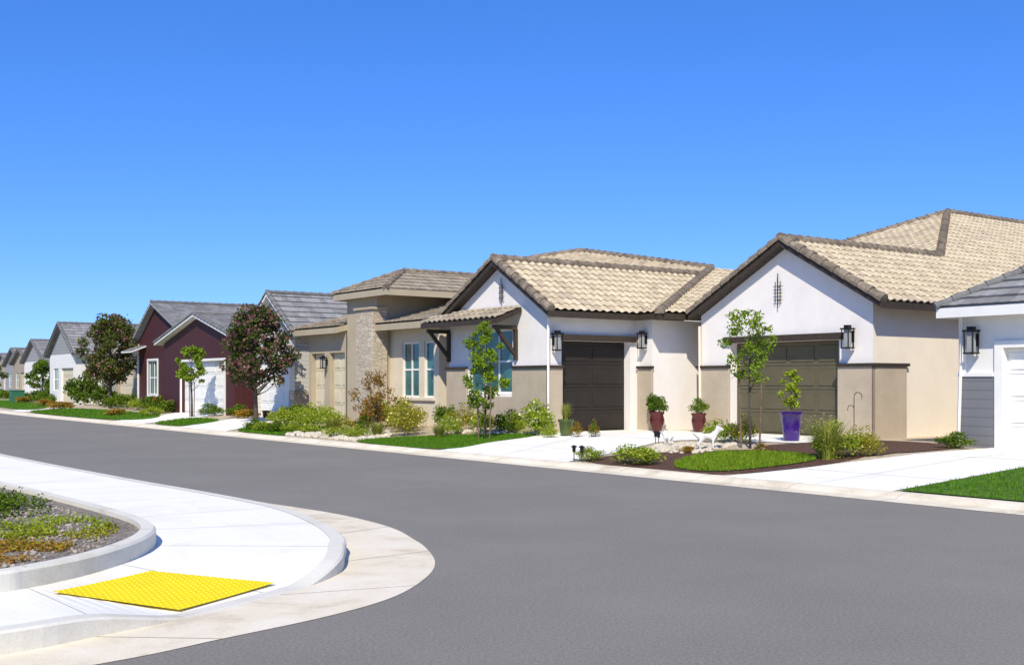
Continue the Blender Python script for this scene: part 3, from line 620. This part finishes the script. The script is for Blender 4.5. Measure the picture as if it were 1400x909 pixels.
k=MB(); k.tube([(13.2,20.82,3.0),(13.28,20.8,.25)],[.035]*2,6); k.obj('downspout',h,['white'])
# ================================================================ VEGETATION
def leaves(clumps,n,L,Wd,flower=0,fs=.8,seed=0,up=.3,shell=.45):
    r=np.random.default_rng(seed); C=np.array([c[0] for c in clumps],float); R=[c[1] for c in clumps]
    R=np.array([x if isinstance(x,tuple) else (x,x,x*.8) for x in R],float)
    wt=R[:,0]*R[:,1]; idx=r.choice(len(C),n,p=wt/wt.sum())
    d=r.normal(size=(n,3)); d/=np.linalg.norm(d,axis=1)[:,None]
    q=r.random(n)**shell*(1+.25*np.maximum(0,r.normal(size=n)-1)); p=C[idx]+d*R[idx]*q[:,None]
    p[:,2]=np.maximum(p[:,2],.01)
    a=r.normal(size=(n,3))*.8+d*.7+np.array([0,0,up]); a/=np.linalg.norm(a,axis=1)[:,None]
    b=np.cross(a,r.normal(size=(n,3))); b/=np.linalg.norm(b,axis=1)[:,None]
    l=(L*(.6+.8*r.random(n)))[:,None]; w=(Wd*(.6+.8*r.random(n)))[:,None]
    fl=(r.random(n)<flower)&(q>.7)
    l=np.where(fl[:,None],l*fs,l); w=np.where(fl[:,None],l*.8,w)
    V=np.stack([p-a*l*.5,p+b*w*.5,p+a*l*.5,p-b*w*.5],1).reshape(-1,3)
    F=np.arange(4*n).reshape(-1,4)
    return V,F,fl.astype(int)
def leafmesh(name,data,mats):
    V,F,mi=data; me=bpy.data.meshes.new(name); me.from_pydata(V.tolist(),[],F.tolist())
    for m in mats: me.materials.append(M[m])
    me.polygons.foreach_set('material_index',mi.tolist()); return me
def place(name,me,s,n,z,sc=(1,1,1),rot=0,label='',cat='shrub',group=None):
    o=bpy.data.objects.new(name,me); col.objects.link(o); o.location=W(s,n,z); o.scale=sc; o.rotation_euler=(0,0,rot)
    o['label']=label;o['category']=cat
    if group:o['group']=group
    return o
def mound(seed,n=1500,L=.07,Wd=.03,mats=('leafg',),flower=0,k=16,fs=.8):
    r=random.Random(seed); cl=[]
    for i in range(k):
        a=r.random()*6.28;q=r.random()**.6*.36; cl.append(((math.cos(a)*q,math.sin(a)*q,.2+r.random()*.55*(1-q*1.8)),r.uniform(.1,.22)))
    cl.append(((0,0,.3),(.38))); 
    return leafmesh('shrub',leaves(cl,n,L,Wd,flower,fs,seed,shell=.4),mats)
def tuft(seed,n=260,h=1.0,spread=.5,mats=('graygrass',),w=.012,flower=0):
    r=random.Random(seed);V=[];F=[];mi=[]
    for i in range(n):
        a=r.random()*6.28;b=r.random()**.7*.15; base=Vector((math.cos(a)*b,math.sin(a)*b,0)); hh=h*r.uniform(.45,1); sp=spread*r.uniform(.15,1)
        a2=a+r.uniform(-.5,.5); d=Vector((math.cos(a2),math.sin(a2),0)); sd=Vector((-d.y,d.x,0))
        pts=[base+d*sp*t**1.7+Vector((0,0,hh*(t-.18*t*t*sp*2))) for t in (0,.4,.75,1)]
        o=len(V)
        for p,ww in zip(pts,(w,w,w*.7,w*.1)): V+= [tuple(p-sd*ww/2),tuple(p+sd*ww/2)]
        for j in range(3): F.append([o+2*j,o+2*j+1,o+2*j+3,o+2*j+2]); mi.append(0)
        if r.random()<flower:
            p=pts[-1];o=len(V);q=.03;V+=[tuple(p+Vector(v)*q) for v in((1,0,0),(0,1,.3),(-1,0,0),(0,-1,.3))];F.append([o,o+1,o+2,o+3]);mi.append(1)
    me=bpy.data.meshes.new('tuft');me.from_pydata(V,[],F)
    for m in mats: me.materials.append(M[m])
    me.polygons.foreach_set('material_index',mi);return me
def tree(label,s,n,z,H,cw,chb,lm,seed,nl=5000,L=.09,Wd=.045,flower=0,tr=.05,multi=1,nclump=26,cr=.26,lean=0,mats=None,fs=1.1,zpow=1):
    r=random.Random(seed); e=bpy.data.objects.new('garden_tree',None); col.objects.link(e); e.location=W(s,n,z); e['label']=label; e['category']='tree'; e['group']='street trees in front gardens'
    t=MB();cl=[];R=cw/2;ch=H-chb
    for mI in range(multi):
        off=Vector((r.uniform(-.08,.08),r.uniform(-.08,.08),0)) if multi>1 else Vector()
        pts=[off*.5+Vector((0,0,-.05)),off+Vector((r.uniform(-.03,.03),r.uniform(-.03,.03),chb*.5)),off*2+Vector((r.uniform(-.06,.06)+lean*.5,r.uniform(-.06,.06),chb)),off*2+Vector((lean,r.uniform(-.1,.1),chb+ch*.75))]
        rr=tr/math.sqrt(multi); t.tube(pts,[rr*1.25,rr,rr*.8,rr*.2],8)
    for i in range(nclump):
        a=i*2.4+r.uniform(-.4,.4); f=((i+.5)/nclump)**zpow
        zz=chb+ch*(.06+.86*f); env=math.sin(math.pi*min(1,(.16+.8*f)))**.7
        q=R*env*r.uniform(.3,.9)
        tip=Vector((math.cos(a)*q+lean*f,math.sin(a)*q,zz)); st=Vector((lean*f*.6,0,max(chb*.75,zz-q*.8-.1)))
        mid=st.lerp(tip,.5)+Vector((0,0,-.03*ch)); t.tube([st,mid,tip],[tr*.35,tr*.22,tr*.08],5)
        c=cw*cr*r.uniform(.4,.95)
        cl.append((tuple(tip),(c,c,c*.8)))
    o=t.obj('trunk',e,['bark'],raw=True,smooth=True)
    cr_=bpy.data.objects.new('crown',leafmesh('crown',leaves(cl,nl,L,Wd,flower,fs,seed,shell=.5),mats or (lm,'bloomp'))); col.objects.link(cr_); cr_.parent=e
    return e
g0=lambda s,n:zt(s,n)+.01
tree('young green tree tied between stakes beside garage',15.75,17.4,g0(15.75,17.4),2.9,1.35,1.25,'leafyg',3,1250,.1,.042,tr=.022,nclump=20,cr=.18,zpow=.8)
tree('young green tree on lawn tied between stakes',23.2,16.0,g0(23.2,16),3.1,1.15,.65,'leafyg',5,2700,.1,.045,tr=.03,nclump=30,cr=.19)
tree('round crape myrtle with mauve blooms by driveway',37.6,16.2,g0(37.6,16.2),4.1,2.9,1.25,'leafd',8,9000,.13,.07,.5,tr=.07,nclump=56,cr=.17,fs=.85)
tree('young green tree near red house',44.7,16.5,g0(44.7,16.5),2.95,1.4,1.3,'leafyg',9,2300,.12,.06,tr=.045,nclump=20,cr=.22)
tree('round olive brown crape myrtle on lawn',60.7,18,g0(60.7,18),4.9,3.7,1.3,'leafolv',11,9000,.17,.09,.25,tr=.09,nclump=56,cr=.17,fs=.8)
tree('thin rust leaved shrub tree by entry',29.3,16.3,g0(29.3,16.3),1.75,1.6,.3,'leafr',12,1300,.07,.04,.0,tr=.02,nclump=22,cr=.18,mats=('leafr','orange'),multi=3)
tree('small distant green tree beside street',112,22.3,.3,3.6,3.0,1,'leafg',14,2500,.25,.13,0,tr=.1,nclump=24,cr=.22)
tree('small distant green tree beside street',84,20.2,.3,2.8,2.2,.8,'leafg',15,2000,.2,.1,0,tr=.07,nclump=20,cr=.22)
for (s,n) in ((15.75,17.4),(23.2,16.0),(44.7,16.5)):
    for d in (-.24,.24):
        k=MB(); k.tube([(0,0,-.1),(-d*.25,0,1.4)],[.02,.018],8); k.tube([(-d*.2,0,1.1),(d*.9,0,1.12)],[.006,.006],5)
        e=k.obj('tree_stake',None,['stake'],raw=True); e.location=W(s+d,n,g0(s,n)); e.rotation_euler=(0,0,RZ)
        e['label']='round wooden stake supporting young tree'; e['category']='stake'; e['group']='stakes beside young trees'
ML={'lime':[mound(i,1700,.06,.03,('leafl','bloomy'),.05) for i in(1,2,31)],
 'green':[mound(i,1500,.07,.035,('leafg','leafyg'),.35) for i in(3,4,33)],
 'olive':[mound(i,1900,.06,.02,('leafo','bloomy'),.06) for i in(5,6)],
 'white':[mound(i,1700,.07,.03,('leafl','bloomw'),.10,fs=.9) for i in(7,8)],
 'orange':[mound(i,1100,.09,.05,('orange','leafo'),.4) for i in(9,)],
 'red':[mound(i,1000,.08,.04,('leafg','bloomr'),.15) for i in(10,)],
 'rust':[mound(i,900,.08,.04,('leafr','leafo'),.4) for i in(21,)],
 'dark':[mound(i,1500,.09,.045,('leafg','leafd'),.3) for i in(11,12)]}
TF=[tuft(1,520,mats=('graygrass','bloomy'),flower=.18,w=.014),tuft(2,520,mats=('graygrass','bloomy'),flower=.18,w=.014)]
LB={'lime':'bright yellow green leafy shrub in gravel bed','green':'low green leafy shrub in bed','olive':'olive yellow fine leaved shrub in bed','white':'green shrub dotted with pale flowers','orange':'orange flowering low bush by kerb','red':'green shrub with red flowers','rust':'wispy rust coloured shrub','dark':'dark green rounded shrub beside house'}
def sh(kind,s,n,w,h):
    me=random.choice(ML[kind]); q=1.12 if s<40 else 1.05; place('shrub',me,s,n,g0(s,n)-.02,(w*q*random.uniform(.9,1.1),w*q*random.uniform(.9,1.1),h*1.2),random.random()*6.28,LB[kind],'shrub','shrubs in front gardens')
def tf(s,n,w,h,l='clump of arching ornamental grass in bed'):
    place('ornamental_grass',random.choice(TF),s,n,g0(s,n)-.02,(w,w,h),random.random()*6.28,l,'grass','ornamental grasses in front gardens')
for a in [('lime',31.3,15.7,1.2,.85),('lime',32.4,15.3,1.0,.75),('green',33.9,14.6,.9,.42),('lime',33.0,14.5,.85,.4),('green',32.0,14.5,.85,.42),('lime',31.0,14.5,.85,.42),('lime',30,14.6,.7,.38),
 ('lime',27.9,14.5,1.0,.42),('lime',26.9,14.5,.85,.42),('olive',26.5,15.7,1.25,1.05),('olive',27.8,16.4,1.1,1.05),('olive',28.7,17,1.2,1.1),('rust',30.2,16.8,1.1,1.1),('red',29,15.8,.7,.6),('lime',30.4,17.3,1.1,.9),('olive',29.7,15.6,.7,.55),
 ('white',25.5,16.5,.7,.7),('lime',24.9,17.1,.95,.8),('white',22.75,17.3,1.05,1.1),('lime',23.8,17.4,.65,.6),('green',24.3,17.5,.75,.85),('lime',21.95,17.1,.45,.4),('olive',26.1,17.3,.95,.9),('green',27.3,17.5,.85,.9),
 ('lime',16.9,14.15,.6,.34),('lime',15.7,14.2,1.05,.48),('red',21.0,17.7,.35,.5),('orange',16.3,16.2,.35,.2),('lime',16.5,15.2,.5,.3),
 ('white',17.4,18.3,.85,.65),('olive',16.75,18.3,.75,.7),('lime',13.15,16.8,.95,.72),('olive',12.95,17.3,.75,.65),('green',12.95,20.2,.8,.4),('olive',14.6,19.6,.5,.3),('rust',15.0,16.9,.4,.22),
 ('orange',63,16.2,1.7,.55),('orange',66,16.6,1.4,.5),('orange',51.0,15.4,1.3,.4),('orange',70,17,1.5,.6),('green',49.8,17.0,1.6,.8),('red',51.3,17.4,1.4,.8),('green',53,17.8,1.5,.9),('lime',55,17.6,1.5,.7),('green',44.3,17.1,1.1,.6),('orange',40.5,17.0,1.1,.5),('green',41.6,17.2,1.0,.6),('lime',48,16,1.2,.5),
 ('dark',68,18.6,2.2,2.2),('dark',64.5,18.8,1.8,1.4),('green',57,17.8,1.6,1.0),('green',59,17.6,1.6,.8),('dark',80,19.4,2.4,1.1),('green',76,18.5,2,.8),('orange',82,18.6,2,.6),('green',90,20.3,2.2,.8),('green',104,22.3,2.4,.9),('dark',118,25,2.6,1),('green',36.5,17.2,.9,.8),('lime',34.2,16.8,1.1,.9),('lime',35.4,16.2,1.1,.7),('green',37,17.0,.9,.6)]: sh(*a)
for a in [(13.2,16.6,.95,.88),(24.8,15.7,.5,.45),(29.8,15.2,.7,.55),(26.8,15.0,.6,.5)]: tf(*a)
def pip(P,x,y):
    c=False;j=len(P)-1
    for i in range(len(P)):
        if (P[i][1]>y)!=(P[j][1]>y) and x<(P[j][0]-P[i][0])*(y-P[i][1])/(P[j][1]-P[i][1])+P[i][0]: c=not c
        j=i
    return c
def scatter(name,P,count,h,w,m,label,zf,mode='blade',patch=None):
    xs=[p[0] for p in P];ys=[p[1] for p in P];V=[];F=[];k=0;t=0
    while k<count and t<count*6:
        t+=1
        x=random.uniform(min(xs),max(xs));y=random.uniform(min(ys),max(ys))
        if not pip(P,x,y): continue
        if patch is not None and (math.sin(x*7.3+1.3*math.sin(y*5.1))+math.sin(y*8.7+2*math.sin(x*3.9)))<patch+random.gauss(0,.35): continue
        k+=1;z=zf(x,y);p=W(x,y,z);a=random.random()*6.28;o=len(V);hh=h*random.uniform(.5,1.2)
        if mode=='blade':
            d=Vector((math.cos(a),math.sin(a),0))*w/2; l=Vector((random.uniform(-.4,.4)*hh,random.uniform(-.4,.4)*hh,hh))
            V+=[tuple(p-d),tuple(p+d),tuple(p+l)];F.append([o,o+1,o+2])
        else:
            c=p+Vector((0,0,hh*random.random())); A=Vector((random.gauss(0,1),random.gauss(0,1),random.gauss(0,.6))).normalized(); Bv=A.cross(Vector((random.gauss(0,1),random.gauss(0,1),random.gauss(0,1)))).normalized()
            V+=[tuple(c-A*w),tuple(c+Bv*w*.5),tuple(c+A*w),tuple(c-Bv*w*.5)];F.append([o,o+1,o+2,o+3])
    me=bpy.data.meshes.new(name);me.from_pydata(V,[],F);me.materials.append(M[m]);ob=bpy.data.objects.new(name,me);col.objects.link(ob)
    ob['kind']='stuff';ob['label']=label;ob['category']='grass';return ob
for i,(P,hh,dens) in enumerate(LW):
    ar=abs(sum(P[j][0]*P[(j+1)%len(P)][1]-P[(j+1)%len(P)][0]*P[j][1] for j in range(len(P))))/2
    scatter('lawn_grass',P,min(30000,int(ar*dens*1.6)),hh,.018 if dens>=400 else .04,'grass','short green lawn grass blades',lambda x,y:zt(x,y)+.015)
scatter('ground_cover',GC,6500,.07,.02,'lgrass','low lime green ground cover blades',lambda x,y:zt(x,y)+.02,'blade')
scatter('ground_cover',GC,1800,.05,.02,'leafl','low lime green ground cover leaves',lambda x,y:zt(x,y)+.02,'leaf',-.2)
zp=lambda x,y:.25
scatter('ground_cover',catmull([(9.0,1.0),(9.5,2.4),(10.2,3.05),(11.0,3.1),(11.2,1.2)],5,True),5200,.05,.016,'leafo','patchy yellow green ground cover in planter',zp,'leaf',-.1)
scatter('ground_cover',catmull([(8.75,1.0),(9.1,2.1),(9.8,2.6),(10.2,2.2),(10.2,1.0)],5,True),5200,.05,.016,'orange','rusty orange ground cover in planter',zp,'leaf',-.5)
scatter('ground_cover',catmull([(10.4,1.2),(10.5,3.0),(11.6,3.1),(12.0,1.4)],5,True),3200,.07,.018,'leafl','green ground cover in planter',zp,'leaf',-.1)
scatter('ground_cover',catmull([(12.0,1.6),(12.2,3.0),(14.2,3.1),(15.5,2.7),(15,1.0)],5,True),5000,.13,.022,'leafg','green ground cover in planter',zp,'leaf',-.2)
for s,n,w,h_ in ((12.3,2.3,.6,.3),(12.9,2.7,.5,.25),(13.6,2.4,.6,.35),(14.4,2.2,.7,.4),(11.7,2.0,.5,.3)): place('shrub',ML['green'][int(s*7)%3],s,n,.25,(w,w,h_),s,'low green leafy shrub in corner planter','shrub','shrubs in front gardens')
for s,n in ((17.2,2.6),(18.2,2.2),(16.2,2.2),(15.4,2.1)): place('ornamental_grass',TF[1],s,n,.25,(.7,.7,.75),s,'pale wispy grass in corner planter','grass','ornamental grasses in front gardens')
def stones(poly,count,rmin,rmax,m,label,zf):
    g=MB();r=random.Random(3);k=0
    xs=[p[0] for p in poly];ys=[p[1] for p in poly]
    while k<count:
        x=r.uniform(min(xs),max(xs));y=r.uniform(min(ys),max(ys))
        if not pip(poly,x,y): continue
        k+=1;R=r.uniform(rmin,rmax);z=zf(x,y)+R*.3
        bm=bmesh.new();bmesh.ops.create_icosphere(bm,subdivisions=1 if R<.06 else 2,radius=1)
        sx,sy,sz=R*r.uniform(.8,1.3),R*r.uniform(.7,1.1),R*r.uniform(.5,.75)
        vs=[(x+v.co.x*sx*(1+r.uniform(-.12,.12)),y+v.co.y*sy*(1+r.uniform(-.12,.12)),z+v.co.z*sz) for v in bm.verts]
        bm.verts.index_update();g.add(vs,[[v.index for v in f.verts] for f in bm.faces]);bm.free()
    o=g.obj('cobbles',None,[m],smooth=True,recalc=False);o['kind']='stuff';o['label']=label;o['category']='stones'
stones([(26.2,14.0),(30.3,13.95),(30.3,15.6),(28.5,16.2),(26.4,15.2)],420,.04,.13,'rock','cream river cobbles in garden bed',zt)
stones([(23.0,17.5),(26,16.6),(26.5,17.8),(23,17.9)],130,.04,.1,'rock','cream river cobbles in garden bed',zt)
stones([(15.9,16.2),(17.4,15.6),(18.2,17.4),(16.5,17.9)],300,.03,.07,'rock','cream river cobbles in garden bed',zt)
stones([(8.6,.3),(8.7,1.7),(9.4,2.7),(10.4,3.2),(13,3.3),(13,-1),(9,-1)],2600,.010,.028,'chip','bark chips in corner planter',zp)
def pot(prof,m,s,n,z,label):
    k=MB();k.lathe(prof,24); rr=prof[-1][0]; zz=prof[-1][1]; k.lathe([(rr*1.0,zz),(rr*.86,zz),(rr*.84,zz-.07),(.001,zz-.06)],24)
    k.M[-24:]=[1]*24
    o=k.obj('plant_pot',None,[m,'soil'],raw=True,smooth=True,recalc=False);o.location=W(s,n,z);o['label']=label;o['category']='plant pot';o['group']='glazed pots near garages';return o
zz=.315
pot([(.15,0),(.17,.02),(.2,.3),(.24,.58),(.265,.59),(.265,.64)],'purple',16.72,19.8,zz,'tall indigo glazed pot before garage door')
tree_p=tree('small leafy sapling in indigo pot',16.72,19.8,zz+.58,1.05,.5,.15,'leafl',31,700,.08,.04,tr=.012,nclump=14,cr=.3); tree_p.name='potted_sapling'; tree_p['group']='potted plants'
pot([(.12,0),(.15,.05),(.19,.3),(.17,.42),(.2,.45),(.2,.49)],'red',21.1,21.35,zz,'red glazed pot beside garage corner')
place('potted_plant',ML['green'][0],21.1,21.35,zz+.44,(.6,.6,.62),1,'leafy green plant in red pot','plant','potted plants')
pot([(.12,0),(.15,.05),(.2,.3),(.17,.43),(.2,.47),(.2,.51)],'red',22.15,20.85,zz,'red glazed pot beside dark garage door')
place('potted_plant',ML['dark'][0],22.15,20.85,zz+.44,(.75,.75,.8),2,'dark leafy plant in red pot','plant','potted plants')
pot([(.12,0),(.15,.05),(.17,.3),(.2,.32),(.2,.38)],'greenpot',21.95,17.6,zz,'olive green glazed pot at driveway edge')
place('potted_plant',TF[0],21.95,17.6,zz+.33,(.35,.35,.5),2,'spiky plant in olive green pot','plant','potted plants')
place('shrub',ML['rust'][0],21.4,17.5,zz-.02,(.4,.4,.45),2,'small rust coloured shrub beside driveway','shrub','shrubs in front gardens')
pot([(.1,0),(.12,.04),(.14,.22),(.16,.24),(.16,.28)],'red',39.0,17.2,.3,'small terracotta pot beside white garage')
for s,n in ((17.15,13.95),(16.95,13.98),(18.1,17.0),(17.9,16.9)):
    k=MB();k.lathe([(.008,-.05),(.008,.17),(.03,.17),(.035,.26),(.06,.27),(.06,.285),(.001,.31)],12)
    o=k.obj('path_light',None,['iron'],raw=True);o.location=W(s,n,g0(s,n));o['label']='small black stake path light in bed';o['category']='garden light';o['group']='path lights in garden bed'
k=MB();k.box(-.5,.5,-.4,.4,-.05,.75);k.box(-.53,.53,-.43,.43,.75,.82);k.box(-.44,.44,-.42,-.405,.05,.7);k.box(-.02,.02,-.44,-.42,.3,.45)
M['ugreen']=mat('green enamel',(.04,.16,.09),bump=0,rough=.5)
o=k.obj('utility_box',None,['ugreen'],raw=True,bevel=.02);o.location=W(86,19,.25);o.rotation_euler=(0,0,RZ);o['label']='green metal utility box on lawn';o['category']='utility box'
k=MB();k.tube([(0,0,-.1),(0,0,1.0)]+[(.1-.1*math.cos(t),0,1.0+.1*math.sin(t)) for t in np.linspace(.3,math.pi*1.15,8)],[.008]*10,6)
k.tube([(0.0,0,.75)]+[(-.08+.08*math.cos(t),0,.75+.08*math.sin(t)) for t in np.linspace(.3,math.pi*1.15,8)],[.007]*9,6)
o=k.obj('shepherd_hook',None,['iron'],raw=True);o.location=W(14.9,19.6,.3);o.rotation_euler=(0,0,RZ);o['label']='black iron shepherd hook in mulch bed';o['category']='garden hook'
def dog(s,n,sc,rot,label):
    J=[(0,0,.24,.06),(.12,0,.245,.068),(-.12,0,.25,.06),(-.19,0,.27,.035),(-.26,0,.33,.02),
       (.2,0,.31,.046),(.25,0,.39,.05),(.31,0,.385,.032),(.36,0,.37,.024)]
    E=[(0,1),(0,2),(2,3),(3,4),(1,5),(5,6),(6,7),(7,8)]
    def leg(root,pts):
        p=root
        for q in pts: J.append(q);E.append((p,len(J)-1));p=len(J)-1
    for y in(-.045,.045):
        leg(1,[(.13,y,.18,.03),(.125,y,.1,.02),(.13,y,.02,.016),(.155,y,.008,.014)])
        leg(2,[(-.1,y,.18,.036),(-.16,y,.1,.02),(-.13,y,.02,.015),(-.105,y,.008,.014)])
        leg(6,[(.235,y*.8,.44,.016),(.225,y*1.1,.46,.009)])
    me=bpy.data.meshes.new('dog_figurine');me.from_pydata([j[:3] for j in J],E,[])
    o=bpy.data.objects.new('dog_figurine',me);col.objects.link(o);me.materials.append(M['pale'])
    o.modifiers.new('skin','SKIN')
    for v,j in zip(me.skin_vertices[0].data,J): v.radius=(j[3],j[3])
    me.skin_vertices[0].data[0].use_root=True
    su=o.modifiers.new('sub','SUBSURF');su.levels=2;su.render_levels=2
    o.location=W(s,n,g0(s,n)+.01);o.rotation_euler=(0,0,rot);o.scale=(sc,)*3;o['label']=label;o['category']='garden figurine';o['group']='animal figurines in garden bed'
dog(16.35,16.75,1.05,math.radians(8),'white standing dog figurine among cobbles')
dog(17.6,16.9,.65,math.radians(120),'small white dog figurine among cobbles')
# ================================================================ LIGHT, CAMERA
EL=44
sv=Vector((-.13,-.99,0)).normalized()*math.cos(math.radians(EL))+Vector((0,0,math.sin(math.radians(EL))))
sun=bpy.data.lights.new('sun','SUN');sun.energy=5.0;sun.angle=math.radians(.5);sun.color=(1,.93,.79)
so=bpy.data.objects.new('sun',sun);col.objects.link(so);so.rotation_euler=sv.to_track_quat('Z','Y').to_euler()
wd=bpy.data.worlds.new('World');scene.world=wd;wd.use_nodes=True;nt=wd.node_tree;bg=nt.nodes['Background']
sk=nt.nodes.new('ShaderNodeTexSky');sk.sky_type='NISHITA';sk.sun_disc=False;sk.sun_elevation=math.radians(EL);sk.sun_rotation=math.atan2(sv.x,sv.y);sk.altitude=1500;sk.air_density=1;sk.dust_density=0;sk.ozone_density=3
hs=nt.nodes.new('ShaderNodeHueSaturation');hs.inputs['Saturation'].default_value=1.25
gm=nt.nodes.new('ShaderNodeGamma');gm.inputs[1].default_value=.72
mx=nt.nodes.new('ShaderNodeMix');mx.data_type='RGBA';mx.blend_type='MULTIPLY';mx.inputs[0].default_value=1;mx.inputs[7].default_value=(.66,1.05,1.9,1)
nt.links.new(sk.outputs[0],hs.inputs['Color']);nt.links.new(hs.outputs[0],gm.inputs[0]);nt.links.new(gm.outputs[0],mx.inputs[6]);nt.links.new(mx.outputs[2],bg.inputs[0]);bg.inputs[1].default_value=.15
cam=bpy.data.cameras.new('camera');co=bpy.data.objects.new('camera',cam);col.objects.link(co);co.location=(0,0,1.6);co.rotation_euler=(math.radians(90),0,0)
cam.sensor_width=36;cam.lens=1553/1400*36;cam.shift_y=.0489;cam.clip_end=3000;cam.clip_start=.1
scene.camera=co
scene.view_settings.view_transform='Standard';scene.view_settings.look='None';scene.view_settings.exposure=0
